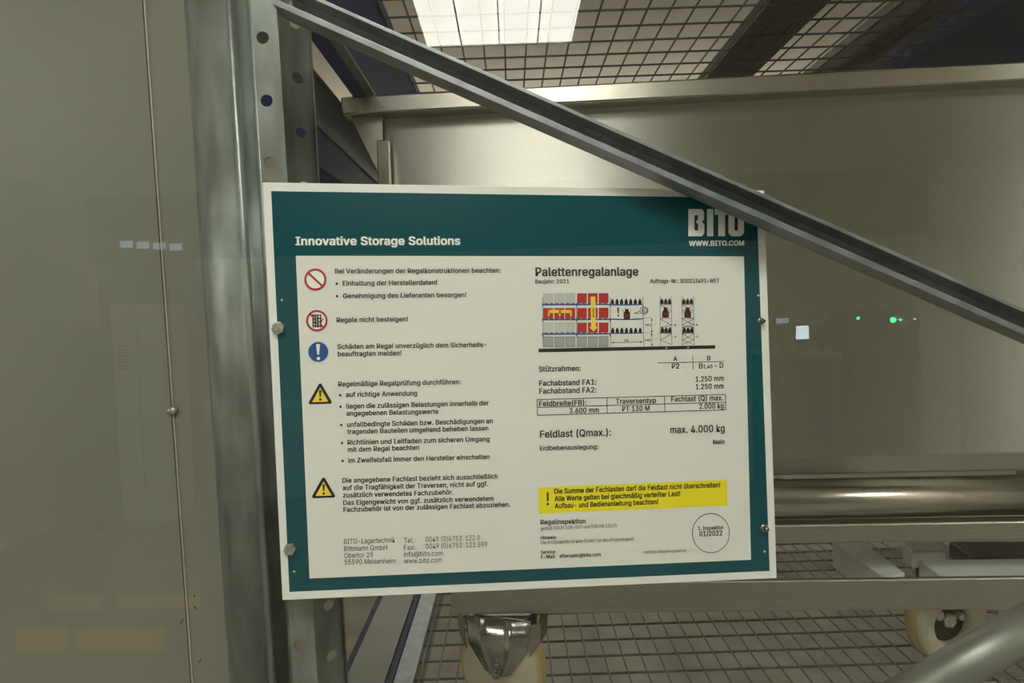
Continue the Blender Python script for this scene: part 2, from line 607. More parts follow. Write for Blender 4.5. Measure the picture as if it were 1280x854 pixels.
def TP(x, b, z):
    return T0 + TX * x + TD * b + Vector((0, 0, z - T0.z))


def tbox(mb, x0, x1, b0, b1, z0, z1, mi=0):
    mb.hexa([TP(x0, b0, z0), TP(x1, b0, z0), TP(x1, b1, z0), TP(x0, b1, z0), TP(x0, b0, z1), TP(x1, b0, z1), TP(x1, b1, z1), TP(x0, b1, z1)], mi)


XE = 1.12
xl = tx(426, 131)
z_rt, z_rb = (tz(1000, 88) + tz(700, 109.5)) / 2, (tz(1000, 113) + tz(700, 131)) / 2
mb = MB(M['steel'])
tbox(mb, xl, XE, 0.0, 0.045, z_rb, z_rt)
mb.build('top_rail', parent=TROL, bevel=0.003)
xp = tx(478, 200, 0.03)
z_pb = tz(1100, 574)
z_lip = tz(1100, 602)
mb = MB(M['steel_panel'])
prof = [(0.036, z_rb + 0.004), (0.021, z_pb), (0.025, z_pb - 0.004), (0.046, z_lip + 0.002), (0.052, z_lip)]
ra = [TP(xp, b, z) for b, z in prof]
rb = [TP(XE, b, z) for b, z in prof]
back = [(0.55, z_lip), (0.55, z_rb + 0.004)]
mb.loft([ra + [TP(xp, b, z) for b, z in back], rb + [TP(XE, b, z) for b, z in back]], True, True)
mb.build('tank_body', parent=TROL, bevel=0.004, seg=3)
# corner post stub
xs0, xs1 = tx(471, 200), tx(485, 200)
mb = MB(M['steel'])
tbox(mb, xs0, xs1, 0.002, 0.020, z_lip, tz(478, 174))
mb.build('corner_post', parent=TROL, bevel=0.002)
# gusset plate under the overhanging left end of the rail
mb = MB(M['steel_dull'])
pts = [tp(478, 226, 0.021), tp(478, 140, 0.021), tp(436, 142, 0.021)]
for q in (0.0, 0.003):
    mb.face([p + TD * q for p in pts])
for a_, b_ in ((0, 1), (1, 2), (2, 0)):
    mb.face([pts[a_], pts[b_], pts[b_] + TD * 0.003, pts[a_] + TD * 0.003])
bmesh.ops.remove_doubles(mb.bm, verts=mb.bm.verts[:], dist=1e-6)
mb.build('gusset', parent=TROL)
# round bottom tube
zt1, zt0 = tz(1100, 605), tz(1100, 655)
rt = (zt1 - zt0) / 2
mb = MB(M['steel'])
mb.tube(TP(xl, 0.006 + rt, (zt0 + zt1) / 2), TP(XE, 0.006 + rt, (zt0 + zt1) / 2), rt, 40)
mb.build('bottom_tube', parent=TROL)
mb = MB(M['steel_dull'])
tbox(mb, xl, XE, 0.012, 0.04, tz(1100, 682), tz(1100, 657.5))
mb.build('lower_sill', parent=TROL, bevel=0.003)
zc1, zc0 = tz(1100, 724), tz(1100, 764)
mb = MB(M['steel_dull'])
tbox(mb, tx(563, 745), XE, 0.0, 0.010, zc0, zc1)
mb.build('chassis_beam', parent=TROL, bevel=0.003)
for xx in (0.02, 0.30, XE - 0.05):
    mb = MB(M['steel_dull'])
    tbox(mb, xx, xx + 0.04, 0.0125, 0.03, zc0 + 0.01, tz(1100, 682))
    mb.build('chassis_strut', parent=TROL, bevel=0.002)
    mb = MB(M['steel_dull'])
    tbox(mb, xx, xx + 0.04, 0.41, 0.45, zc1, z_lip)
    mb.build('chassis_strut', parent=TROL, bevel=0.002)
mb = MB(M['steel_dull'])
tbox(mb, 0.0, XE, 0.40, 0.45, zc0, zc1)
mb.build('rear_chassis_beam', parent=TROL, bevel=0.003)


# lengthwise channels seen in the gap above the chassis beam
def gap_channel(quad, z, d, mat, name):
    q = [atz(px, py, z) for px, py in quad]
    mb = MB(mat)
    mb.slab(q, Vector((0, 0, -d)))
    return mb.build(name, parent=TROL, bevel=0.002)


zg = tz(1108, 724.5, 0.018)
gap_channel([(1040, 676), (1078, 676), (1131, 716), (1108, 724)], zg, 0.05, M['white_metal'], 'cross_channel')  # brightness of lit steel put into white paint, also on the next two
gap_channel([(1148, 700), (1290, 698), (1300, 724), (1182, 724)], zg, 0.05, M['white_metal'], 'cross_channel')
gap_channel([(1128, 677), (1180, 677), (1182, 689), (1140, 690)], zg, 0.03, M['white_metal'], 'cross_channel')
gap_channel([(1186, 677), (1290, 677), (1300, 694), (1215, 697)], zg - 0.01, 0.03, M['dark_brown'], 'cross_channel')


# castors
def castor(px, py, back, R, w, yaw, closeup):
    c = atp(px, py, T0 + TD * back, TN)
    c.z = ZL + R + 0.005
    ax = (Matrix.Rotation(yaw, 3, 'Z') @ Vector((0, -1, 0))).normalized()
    sd_ = Vector((0, 0, 1)).cross(ax).normalized() * -1
    if sd_.x < 0:
        sd_ = -sd_
    Z = Vector((0, 0, 1))
    root = empty('castor', Matrix.Translation((c.x, c.y, ZL)), parent=TROL)
    hw = w / 2
    mb = MB(M['tread'])
    mb.lathe(c, ax, [(R * 0.80, -hw), (R * 0.93, -hw), (R * 0.985, -hw * 0.75), (R, -hw * 0.3), (R, hw * 0.3), (R * 0.985, hw * 0.75), (R * 0.93, hw), (R * 0.80, hw)], 64, ring=True)
    mb.build('wheel_tread', parent=root)
    mb = MB([M['cream'], M['dark_brown']])
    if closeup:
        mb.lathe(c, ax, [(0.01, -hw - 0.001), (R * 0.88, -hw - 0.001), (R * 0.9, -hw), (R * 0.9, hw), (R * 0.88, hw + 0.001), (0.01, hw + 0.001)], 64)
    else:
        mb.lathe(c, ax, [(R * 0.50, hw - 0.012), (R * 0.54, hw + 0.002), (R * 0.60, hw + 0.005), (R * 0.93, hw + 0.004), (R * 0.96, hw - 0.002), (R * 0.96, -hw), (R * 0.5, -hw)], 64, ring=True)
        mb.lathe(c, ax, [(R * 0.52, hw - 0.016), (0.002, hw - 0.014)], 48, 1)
    mb.build('wheel_disc', parent=root)
    top = zc0 - 0.002
    # fork: two bent plates
    if closeup:
        for s in (1, -1):
            mb = MB(M['polished'])
            secs = []
            n = 28
            zs = [top, c.z + R * 0.55, c.z + R * 0.30, c.z + R * 0.05, c.z - R * 0.02]
            for zz in zs:
                f = (zz - zs[-1]) / (zs[0] - zs[-1])
                hwid = 0.0225 + (0.058 - 0.0225) * min(1, f * 1.75)
                row = []
                for i in range(n + 1):
                    u = -1 + 2 * i / n
                    # central raised pan between two flutes
                    bulge = 0.0065 * (1 - min(1, max(0, (abs(u) - 0.62) / 0.3))) + 0.003 * math.exp(-((abs(u) - 0.48) / 0.10) ** 2)
                    row.append(c + sd_ * (u * hwid) + Z * (zz - c.z) + ax * s * (hw + 0.006 + bulge))
                bk = [p - ax * s * 0.0035 for p in reversed(row)]
                secs.append(row + bk)
            mb.loft(secs, True, True, 0, True)
            mb.build('fork', parent=root)
            # bent side wings of the fork plate
            for e in (-1, 1):
                mb = MB(M['polished'])
                x0 = 0.0585 * e
                pts = [c + sd_ * x0 + Z * (top - 0.004 - c.z) + ax * s * (hw + 0.005), c + sd_ * (x0 + 0.016 * e) + Z * (top - 0.004 - c.z) + ax * s * (hw - 0.002),
                       c + sd_ * (x0 + 0.013 * e) + Z * (R * 0.75) + ax * s * (hw - 0.002), c + sd_ * (x0 - 0.004 * e) + Z * (R * 0.42) + ax * s * (hw + 0.005)]
                mb.slab(pts, ax * s * 0.0025)
                mb.build('fork_wing', parent=root, bevel=0.001)
        mb = MB(M['polished'])
        tbx = [c + sd_ * (a * 0.05) + ax * (b * (hw + 0.003)) + Z * (top - c.z) for a, b in ((-1, -1), (1, -1), (1, 1), (-1, 1))]
        mb.slab(tbx, Vector((0, 0, -0.004)))
        mb.build('fork_top_plate', parent=root, bevel=0.001)
        # axle bolt, nut and the grease nipple above it
        mb = MB(M['polished'])
        f = hw + 0.0125
        mb.lathe(c, ax, [(0.009, f - 0.005), (0.009, f), (0.008, f + 0.0015), (0.0062, f + 0.0015), (0.0062, f + 0.008), (0.005, f + 0.0095)], 6)
        mb.lathe(c + Z * 0.0142, ax, [(0.0055, f - 0.004), (0.0055, f + 0.002), (0.003, f + 0.005)], 16)
        mb.lathe(c + Z * 0.0225, ax, [(0.0040, f - 0.004), (0.0040, f + 0.001), (0.002, f + 0.003)], 16)
        mb.build('axle_bolt', parent=root, bevel=0.0006)
    else:
        mb = MB(M['bolt'])
        for ang, rr, rad in ((2.5, 0.36, 0.010), (0.4, 0.34, 0.008), (1.4, 0.05, 0.014)):
            p = c + (sd_ * math.cos(ang) + Z * math.sin(ang)) * R * rr
            mb.lathe(p, ax, [(rad, hw - 0.016), (rad, hw - 0.006), (rad * 0.7, hw - 0.003)], 6)
        mb.build('axle_bolt', parent=root, bevel=0.0006)
        mb = MB(M['dark_brown'])
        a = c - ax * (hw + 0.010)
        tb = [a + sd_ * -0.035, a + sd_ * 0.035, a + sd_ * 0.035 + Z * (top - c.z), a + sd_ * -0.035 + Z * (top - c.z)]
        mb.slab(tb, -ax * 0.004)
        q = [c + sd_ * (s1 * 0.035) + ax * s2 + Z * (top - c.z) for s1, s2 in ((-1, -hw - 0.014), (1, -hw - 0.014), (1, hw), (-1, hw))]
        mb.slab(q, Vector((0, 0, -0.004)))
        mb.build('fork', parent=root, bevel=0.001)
    return root


castor(630, 846, 0.017, 0.0727, 0.035, -0.36, True)
castor(1182, 783, 0.165, 0.0725, 0.034, 0.16, False)

# ------------------------------------------------------------------ the load sign
Rs = ((0.99579, 0.02010, -0.08942), (-0.02096, 0.99974, -0.00869), (0.08923, 0.01052, 0.99596))
def camvec(x, y, z):
    return RGT * x - UPV * y + FWD * z
SU = camvec(*[r[0] for r in Rs]).normalized()
SV = -camvec(*[r[1] for r in Rs]).normalized()
SW = -camvec(*[r[2] for r in Rs]).normalized()      # towards the viewer
S0 = EYE + camvec(0.01543, 0.04079, 0.600)
mat = Matrix((SU, SV, SW)).transposed().to_4x4()
mat = Matrix.Translation(S0) @ mat
SIGN = empty('load_sign', mat, 'white and teal rack load sign bolted to the upright behind clear glass', 'sign')


def S(px, py):
    p = atp(px, py, S0, SW) - S0
    return p.dot(SU), p.dot(SV)


def s3(px, py, w):
    u, v = S(px, py)
    return Vector((u, v, w))


corner = [s3(353, 750.5, 0), s3(971, 723, 0), s3(955.3, 238, 0), s3(328, 228, 0)]
mb = MB(M['board_white'])
mb.slab(corner, Vector((0, 0, -0.003)))
mb.build('sign_board', parent=SIGN, local=True, bevel=0.0004)


def quad_part(name, pts, w, mat):
    mb = MB(mat)
    q = [s3(x, y, w) for x, y in pts]
    mb.slab(q, Vector((0, 0, -0.00012)))
    return mb.build(name, parent=SIGN, local=True)


quad_part('teal_border', [(361.8, 740), (962, 713.8), (945.6, 247.5), (339, 239)], 0.00015, M['teal'])
quad_part('text_panel', [(387, 723.2), (938.6, 699.8), (929.8, 320.6), (369.8, 319.8)], 0.00028, M['paper'])
W1 = 0.00045


# letter outlines: advance width, then contours in thousandths of an em
GLYPHS = {
    ' ': (188, ''),
    '!': (196, '67,160 63,509 132,509 128,160|98,-4 81,-1 66,9 56,24 52,41 56,58 66,73 81,83 98,86 116,83 130,73 140,58 143,41 140,24 130,9 116,-1'),
    '(': (273, '89,207 101,324 132,441 177,539 236,539 191,428 161,313 151,207 160,115 188,16 236,-96 177,-96 139,-21 111,55 95,131'),
    ')': (273, '37,-96 86,18 113,116 122,207 112,313 82,428 37,539 97,539 142,441 173,323 184,207 178,130 161,53 134,-22 97,-96'),
    ',': (188, '38,-119 68,71 137,71 84,-119'),
    '-': (453, '337,244 337,188 114,188 114,244'),
    '.': (188, '95,-4 78,-1 63,9 53,24 50,41 53,59 63,73 78,83 95,87 113,83 128,73 138,59 141,41 138,24 128,9 113,-1'),
    '/': (249, '235,533 71,-76 14,-76 178,533'),
    '0': (453, '227,-7 174,1 130,24 95,62 69,113 53,178 48,254 53,330 69,395 95,447 130,484 174,508 227,516 279,508 323,484 358,447 384,395 400,330 405,254 400,178 384,113 359,62 323,24 279,1|227,50 261,56 290,74 313,103 330,144 340,194 344,254 340,314 330,365 313,405 290,435 261,453 227,460 192,453 163,435 140,405 123,365 113,314 109,254 113,194 123,144 140,103 163,74 192,56'),
    '1': (453, '76,0 76,55 391,55 391,0|276,509 276,0 212,0 212,448 209,448 86,358 86,427 198,509'),
    '2': (453, '64,0 64,47 234,229 282,282 311,327 320,371 317,397 308,419 293,436 273,449 224,460 196,457 172,447 153,433 139,413 130,390 127,362 66,362 71,405 86,442 111,473 143,496 182,511 225,516 268,511 306,497 337,474 361,445 376,411 381,372 371,318 336,259 267,180 153,60 153,57 389,57 389,0'),
    '3': (453, '218,-7 173,-3 133,10 98,30 70,57 52,91 44,132 109,132 115,107 126,87 144,71 165,59 219,50 275,61 297,74 315,93 325,116 329,145 326,172 316,196 299,217 275,234 242,244 201,248 157,248 157,299 288,448 288,452 70,452 70,509 372,509 372,461 211,278 211,289 264,288 308,276 344,253 371,222 387,186 393,145 387,103 370,66 344,36 309,12 266,-2'),
    '4': (453, '40,105 40,158 247,509 311,509 109,166 109,163 413,163 413,105|282,0 282,121 282,146 282,318 343,318 343,0'),
    '5': (453, '221,-7 178,-2 140,11 108,32 83,60 66,93 60,130 122,130 127,108 138,89 173,60 221,50 250,53 276,64 298,82 314,104 324,131 328,162 324,193 314,221 297,244 275,262 248,273 218,277 167,268 128,246 67,253 96,509 366,509 366,452 151,452 134,301 136,301 178,325 229,334 263,330 294,321 321,306 345,285 364,260 379,231 388,199 391,163 385,117 369,76 343,41 309,15 268,-1'),
    '6': (453, '226,-7 182,-1 142,15 109,40 84,74 69,115 64,162 68,199 80,239 137,340 252,509 322,509 151,261 145,261 165,288 196,307 235,314 278,309 316,295 346,271 370,240 384,201 389,157 384,112 368,73 343,39 310,14 271,-2|226,48 254,52 279,63 299,79 314,101 324,128 327,157 324,187 314,213 299,235 279,251 254,262 226,265 198,262 174,252 153,235 138,214 128,188 125,158 128,128 138,102 153,79 174,63 198,52'),
    '7': (453, '97,0 323,448 323,452 62,452 62,509 391,509 391,449 165,0'),
    '8': (453, '226,-7 178,-2 136,11 101,33 74,62 57,96 52,135 55,166 65,195 81,220 101,241 125,256 153,265 153,267 119,282 93,308 76,342 70,380 75,417 90,450 114,477 146,498 184,511 226,516 269,511 306,498 337,477 361,450 377,417 382,380 376,342 359,308 333,282 300,267 300,265 327,256 351,241 372,220 387,195 397,166 401,135 395,96 378,62 352,33 317,11 275,-2|226,49 258,52 285,60 307,74 323,91 333,113 337,139 333,165 322,189 305,208 283,223 256,232 226,235 196,232 169,223 147,208 130,189 119,165 115,139 119,113 129,91 145,74 167,60 195,52|226,290 274,300 293,313 307,330 316,351 319,376 316,399 308,420 294,437 275,449 226,460 177,449 159,437 145,420 136,399 133,376 136,351 145,330 159,313 178,300'),
    '9': (453, '226,516 271,510 310,494 343,468 368,434 384,393 389,347 385,309 373,270 315,168 200,0 130,0 301,248 307,248 287,221 257,202 218,195 175,199 137,214 106,237 83,269 68,307 64,352 69,397 85,436 110,469 143,494 182,510|226,460 199,457 174,446 154,429 138,407 129,381 125,352 129,322 138,295 154,274 174,257 199,247 226,243 254,247 279,257 299,273 314,295 324,321 327,350 324,381 314,407 299,429 279,446 254,457'),
    ':': (188, '95,-4 78,-1 63,9 53,24 50,41 53,59 63,73 78,83 95,87 113,83 128,73 138,59 141,41 138,24 128,9 113,-1|95,271 78,274 63,284 53,299 50,316 53,334 63,349 78,359 95,362 113,359 128,349 138,334 141,316 138,299 128,284 113,274'),
    '@': (676, '355,-135 284,-130 221,-114 167,-88 122,-53 87,-8 61,46 45,109 40,179 46,248 61,309 87,363 123,408 167,444 220,470 281,486 349,492 415,486 472,469 522,442 562,407 594,366 617,319 631,268 635,215 631,142 615,76 599,49 579,28 551,15 517,11 476,17 441,36 429,50 423,68 420,68 408,48 388,30 361,17 326,13 285,18 251,35 224,62 204,96 192,137 188,182 193,226 207,265 228,297 257,322 291,338 330,343 360,340 385,331 416,306 419,306 419,335 474,335 474,110 476,91 485,74 499,63 518,59 540,63 557,76 568,97 576,127 581,215 577,259 567,301 548,339 523,373 490,402 450,424 402,438 347,442 292,438 242,424 199,402 164,372 135,334 115,289 102,236 98,178 102,119 115,66 135,21 165,-17 201,-46 246,-68 298,-81 357,-85 412,-80 458,-69 489,-59 504,-107 464,-120 411,-131|329,65 359,68 382,78 400,95 412,118 422,185 419,221 411,249 399,269 381,282 331,292 305,288 283,277 265,260 252,239 242,185 251,125 262,101 279,81 301,69'),
    'A': (480, '16,0 201,509 276,509 463,0 395,0 287,302 264,372 232,478 245,478 213,371 191,302 85,0|110,142 110,199 370,199 370,142'),
    'B': (456, '60,0 60,509 241,509 289,504 329,491 359,469 381,442 394,410 398,374 395,344 387,320 356,286 315,267 315,262 339,257 363,245 385,227 402,203 414,173 418,136 413,100 400,67 377,39 344,18 301,4 247,0|125,57 245,57 296,63 330,80 349,105 355,137 352,161 342,184 327,203 306,218 279,228 248,231 125,231|125,285 238,285 288,296 308,309 323,326 333,348 336,372 330,403 313,429 283,446 240,452 125,452'),
    'C': (510, '267,-7 205,1 150,25 104,63 70,115 48,179 40,254 48,329 70,393 104,445 150,484 205,508 267,516 340,504 373,490 402,471 427,447 448,418 463,385 473,348 408,348 389,395 357,428 315,449 267,456 223,450 184,432 150,403 125,364 109,314 103,254 109,194 125,145 151,105 184,76 223,59 267,53 315,60 357,81 389,114 408,160 473,160 463,124 448,91 428,62 402,38 373,19 341,5 305,-4'),
    'D': (502, '219,0 291,8 351,31 398,68 433,119 455,181 462,255 455,329 433,391 399,441 353,478 294,501 225,509 60,509 60,0|215,57 272,63 318,81 354,110 379,149 394,198 399,255 394,312 379,361 354,399 320,428 275,446 221,452 125,452 125,57'),
    'E': (419, '60,0 60,509 372,509 372,452 125,452 125,286 355,286 355,229 125,229 125,57 375,57 375,0'),
    'F': (410, '60,0 60,509 369,509 369,452 125,452 125,278 346,278 346,221 125,221 125,0'),
    'G': (520, '269,-7 205,1 149,25 104,64 69,116 47,179 40,254 47,329 69,393 103,445 149,484 203,508 265,516 304,513 340,504 374,489 403,469 429,445 449,416 465,384 474,349 408,349 387,393 356,427 315,448 265,456 222,450 183,432 150,404 125,364 109,314 103,254 109,194 125,145 151,105 184,76 224,59 269,53 309,57 345,71 374,93 396,123 410,160 415,202 434,199 283,199 283,256 478,256 478,200 471,141 451,91 419,50 377,19 326,0'),
    'H': (517, '60,0 60,509 125,509 125,289 392,289 392,509 457,509 457,0 392,0 392,232 125,232 125,0'),
    'I': (300, '31,0 31,57 118,57 118,452 31,452 31,509 269,509 269,452 183,452 183,57 269,57 269,0'),
    'L': (393, '60,0 60,509 125,509 125,57 361,57 361,0'),
    'M': (628, '60,0 60,509 152,509 277,187 287,159 299,123 311,84 322,49 307,49 318,83 330,121 342,158 352,187 476,509 568,509 568,0 504,0 504,291 504,327 505,369 506,413 507,457 513,457 498,409 482,363 467,322 456,291 342,0 286,0 170,291 159,321 145,361 129,408 112,457 119,457 120,416 121,372 122,328 122,291 122,0'),
    'N': (523, '60,0 60,509 136,509 343,183 363,151 388,107 414,55 405,54 401,108 399,157 399,195 399,509 463,509 463,0 387,0 202,290 177,331 148,381 108,452 119,454 122,384 124,328 125,291 125,0'),
    'O': (533, '267,-7 205,1 150,25 105,63 70,115 48,179 40,254 48,329 70,393 105,445 150,484 205,508 267,516 329,508 384,484 429,445 464,393 486,329 493,254 486,179 464,115 429,63 384,25 329,1|267,53 310,59 349,76 383,105 408,144 425,194 430,254 425,314 408,365 383,404 349,433 310,450 267,456 223,450 184,433 151,404 125,364 109,314 103,254 109,194 125,144 151,105 184,76 223,59'),
    'P': (445, '60,0 60,509 235,509 289,503 332,487 366,462 390,430 404,391 409,348 404,304 390,265 366,233 332,207 289,191 235,186 109,186 109,242 233,242 269,246 297,256 318,272 333,294 342,319 344,348 342,376 333,402 318,423 297,439 268,449 232,452 125,452 125,0'),
    'Q': (533, '245,159 313,159 369,85 384,65 468,-48 401,-48 346,27 331,46|267,-7 205,1 150,25 105,63 70,115 48,179 40,254 48,329 70,393 105,445 150,484 205,508 267,516 329,508 384,484 429,445 464,393 486,329 493,254 486,179 464,115 429,63 384,25 329,1|267,53 310,59 349,76 383,105 408,144 425,194 430,254 425,314 408,365 383,404 349,433 310,450 267,456 223,450 184,433 151,404 125,364 109,314 103,254 109,194 125,144 151,105 184,76 223,59'),
    'R': (449, '60,0 60,509 236,509 290,504 333,489 367,465 390,433 405,395 409,352 405,309 390,271 367,240 333,217 289,203 236,198 96,198 96,255 234,255 269,258 298,267 319,281 334,300 342,324 345,352 342,380 334,405 319,425 298,440 269,449 233,452 125,452 125,0|353,0 230,229 303,229 428,0'),
    'S': (447, '224,-9 172,-4 128,9 91,31 64,60 46,96 38,137 104,137 110,110 123,88 142,71 166,59 224,49 257,52 286,60 311,74 329,92 341,114 346,139 342,161 332,179 296,205 245,222 184,239 128,260 86,289 60,326 52,372 58,413 75,448 102,476 138,498 180,511 227,516 275,511 316,498 351,476 377,449 394,415 401,378 337,378 326,412 302,437 267,453 225,459 194,456 167,448 145,435 129,418 118,398 115,376 119,352 131,334 169,308 212,293 264,279 312,264 359,238 395,198 405,171 408,139 403,99 386,64 360,34 323,11 278,-4'),
    'T': (449, '32,452 32,509 417,509 417,452 257,452 257,0 193,0 193,452'),
    'U': (517, '259,-8 203,-2 154,15 114,43 85,80 66,124 60,173 60,509 124,509 124,178 128,144 141,113 160,87 187,68 220,56 259,52 298,56 331,68 357,87 377,113 389,144 393,178 393,509 457,509 457,173 451,124 433,80 403,43 363,15 315,-2'),
    'V': (480, '204,0 16,509 84,509 192,206 215,137 248,31 235,31 267,138 290,206 395,509 463,509 278,0'),
    'W': (686, '155,0 16,509 82,509 163,196 175,145 187,94 197,40 189,40 200,94 211,145 224,196 306,509 380,509 462,196 474,145 486,94 497,40 488,40 499,94 510,145 523,196 603,509 670,509 530,0 455,0 368,323 351,391 336,475 350,475 335,395 318,323 230,0'),
    'X': (474, '18,0 217,284 217,236 29,509 104,509 178,400 204,361 223,329 243,292 232,292 252,329 272,361 298,400 374,509 446,509 259,239 259,287 456,0 382,0 292,129 268,165 250,195 230,231 244,231 225,196 206,166 182,129 91,0'),
    'Z': (438, '42,0 42,46 273,385 306,431 341,476 348,454 285,452 223,452 40,452 40,509 397,509 397,462 169,129 134,81 97,33 90,54 152,57 214,57 399,57 399,0'),
    '_': (319, '319,0 319,-56 0,-56 0,0'),
    'a': (389, '160,-9 126,-5 94,5 68,22 48,45 35,73 30,108 34,138 43,161 58,179 78,193 125,211 178,220 234,227 265,235 273,243 276,255 276,257 267,297 240,322 196,331 149,322 118,301 100,274 41,291 57,322 79,346 104,364 133,375 194,384 239,379 286,360 306,343 322,320 333,290 337,251 337,0 277,0 277,52 272,52 252,25 215,1|170,45 202,49 228,59 248,74 263,93 272,115 276,138 276,190 259,182 231,176 200,171 175,168 134,159 103,139 95,124 92,105 102,72 130,52'),
    'b': (424, '229,-8 198,-5 172,4 138,31 118,59 112,59 112,0 53,0 53,509 114,509 114,319 118,319 137,346 171,373 197,381 229,384 274,378 313,361 345,332 370,293 385,245 390,189 385,133 370,84 346,45 313,16 274,-2|220,47 253,51 279,66 301,88 316,117 325,151 328,189 325,227 316,261 301,290 280,311 253,325 220,330 188,325 161,312 140,291 125,263 116,229 113,189 116,150 125,115 140,86 162,65 188,51'),
    'c': (396, '207,-8 159,-2 117,16 82,46 56,85 40,133 34,187 40,243 56,291 82,330 117,360 159,378 207,384 260,377 305,356 340,322 362,277 303,262 290,289 270,311 242,325 207,330 173,325 145,310 124,287 108,258 99,224 96,187 99,151 108,117 124,89 145,66 173,51 207,46 243,52 271,66 292,89 304,117 363,102 341,56 306,21 261,-1'),
    'd': (424, '195,-8 151,-2 111,16 79,45 55,84 39,133 34,189 39,245 55,293 79,332 112,361 151,378 196,384 228,381 253,373 287,346 306,319 311,319 311,509 372,509 372,0 313,0 313,59 307,59 287,31 252,4 227,-5|205,47 236,51 263,65 284,86 299,115 309,150 312,189 309,229 300,263 284,291 263,312 237,325 205,330 172,325 145,311 124,290 108,261 99,227 96,189 99,151 109,117 124,88 145,66 172,51'),
    'e': (404, '212,-8 161,-2 117,16 82,46 56,85 40,132 34,187 39,242 55,290 81,329 115,359 157,378 205,384 266,374 294,361 319,341 341,315 357,282 368,242 371,194 371,169 75,169 75,221 338,221 310,202 307,237 298,269 283,294 263,314 237,326 205,330 173,326 146,313 125,294 109,270 99,241 96,211 96,178 100,139 110,106 128,80 151,61 179,50 212,46 254,53 285,73 306,105 365,91 353,63 335,39 311,19 283,4 249,-5'),
    'f': (254, '228,379 228,327 6,327 6,379|81,0 81,432 84,461 96,486 113,505 135,519 187,530 222,527 243,521 227,468 215,472 195,474 171,470 154,460 145,443 142,419 142,0'),
    'g': (425, '207,-151 168,-148 134,-140 82,-110 51,-69 101,-41 122,-66 154,-88 207,-97 249,-92 282,-75 304,-47 311,-6 311,68 306,68 287,41 252,16 227,8 195,5 152,10 113,27 80,53 55,90 39,136 34,191 39,246 55,293 80,332 112,361 152,378 196,384 228,382 253,373 288,346 308,319 313,319 313,379 372,379 372,-9 367,-54 350,-90 324,-117 291,-136 251,-147|205,59 237,63 264,75 285,95 300,121 309,154 312,193 309,231 300,264 285,291 264,312 237,325 205,330 172,325 145,312 124,290 109,262 99,229 96,193 99,155 109,123 124,96 145,76 172,63'),
    'h': (410, '114,227 114,0 53,0 53,509 114,509 114,287 102,287 124,332 152,362 187,379 227,384 264,380 295,369 321,349 341,321 353,285 357,240 357,0 296,0 296,235 290,275 273,304 246,323 210,329 184,326 161,317 141,303 126,283 117,257'),
    'i': (167, '53,0 53,379 114,379 114,0|84,443 67,446 54,455 44,468 41,483 44,499 54,512 67,521 84,524 100,521 114,512 123,499 126,483 123,468 114,455 100,446'),
    'j': (167, '53,379 114,379 114,-30 111,-63 102,-90 86,-113 65,-129 37,-139 4,-143 -10,-143 -10,-87 2,-87 25,-83 40,-72 50,-54 53,-29|83,443 67,446 53,455 44,468 41,483 44,499 53,512 67,521 83,524 100,521 114,512 123,499 126,483 123,468 114,455 100,446'),
    'k': (381, '110,137 110,212 121,212 284,379 360,379 184,199 177,199|53,0 53,509 114,509 114,0|294,0 148,186 191,229 372,0'),
    'l': (189, '139,-2 101,3 74,20 58,47 53,84 53,509 114,509 114,99 120,62 130,54 146,52 160,53 170,54 181,3 162,-1'),
    'm': (610, '53,0 53,379 112,379 112,295 108,295 118,323 132,346 172,376 219,386 257,380 287,361 309,331 321,295 312,295 322,321 337,343 381,375 437,386 468,383 497,372 522,354 541,328 553,296 557,255 557,0 496,0 496,254 490,289 473,313 447,326 419,330 395,328 374,320 345,290 335,247 335,0 274,0 274,260 269,288 253,311 229,326 199,330 158,320 140,307 126,289 117,266 114,238 114,0'),
    'n': (410, '114,227 114,0 53,0 53,379 112,379 112,287 102,287 124,332 152,362 187,379 227,384 264,380 295,369 321,349 341,321 353,285 357,240 357,0 296,0 296,235 290,275 273,304 246,323 210,329 184,326 161,317 141,303 126,283 117,257'),
    'o': (415, '207,-8 159,-2 117,16 82,46 56,85 40,133 34,187 40,243 56,291 82,330 117,360 159,378 207,384 256,378 299,360 333,330 359,291 376,243 381,187 376,133 359,85 333,46 299,16 256,-2|207,46 242,51 270,66 292,89 307,117 316,151 319,187 316,224 307,258 292,287 270,310 242,325 207,330 173,325 145,310 124,287 108,258 99,224 96,187 99,151 108,117 124,89 145,66 173,51'),
    'p': (424, '53,-143 53,379 112,379 112,319 118,319 137,346 171,373 197,381 229,384 274,378 313,361 345,332 370,293 385,245 390,189 385,133 370,84 346,45 313,16 274,-2 229,-8 198,-5 173,4 138,31 118,59 114,59 114,-143|220,47 253,51 279,66 301,88 316,117 325,151 328,189 325,227 316,261 301,290 280,311 253,325 220,330 188,325 161,312 140,291 125,263 116,229 113,189 116,150 125,115 140,86 162,65 188,51'),
    'r': (259, '53,0 53,379 112,379 112,321 115,321 130,347 152,367 181,380 213,385 229,384 243,384 243,322 230,324 207,326 182,323 159,315 140,301 126,284 117,262 114,237 114,0'),
    's': (365, '182,-8 145,-5 112,3 84,18 62,38 45,63 36,94 94,107 105,79 124,60 150,49 181,45 217,50 244,62 262,81 268,103 265,121 254,136 237,147 212,155 149,170 104,186 72,208 53,237 47,274 51,305 65,332 87,354 115,370 149,381 187,384 223,381 254,372 279,358 299,339 324,290 268,277 258,298 243,316 219,328 187,333 156,329 131,317 114,299 109,277 112,258 124,243 172,223 229,209 275,194 306,171 325,142 331,107 326,75 312,47 290,24 260,6 223,-5'),
    't': (227, '204,379 204,327 6,327 6,379|65,471 126,471 126,98 128,76 136,61 150,53 170,50 185,51 202,54 213,2 192,-3 168,-4 125,2 92,21 72,52 65,93'),
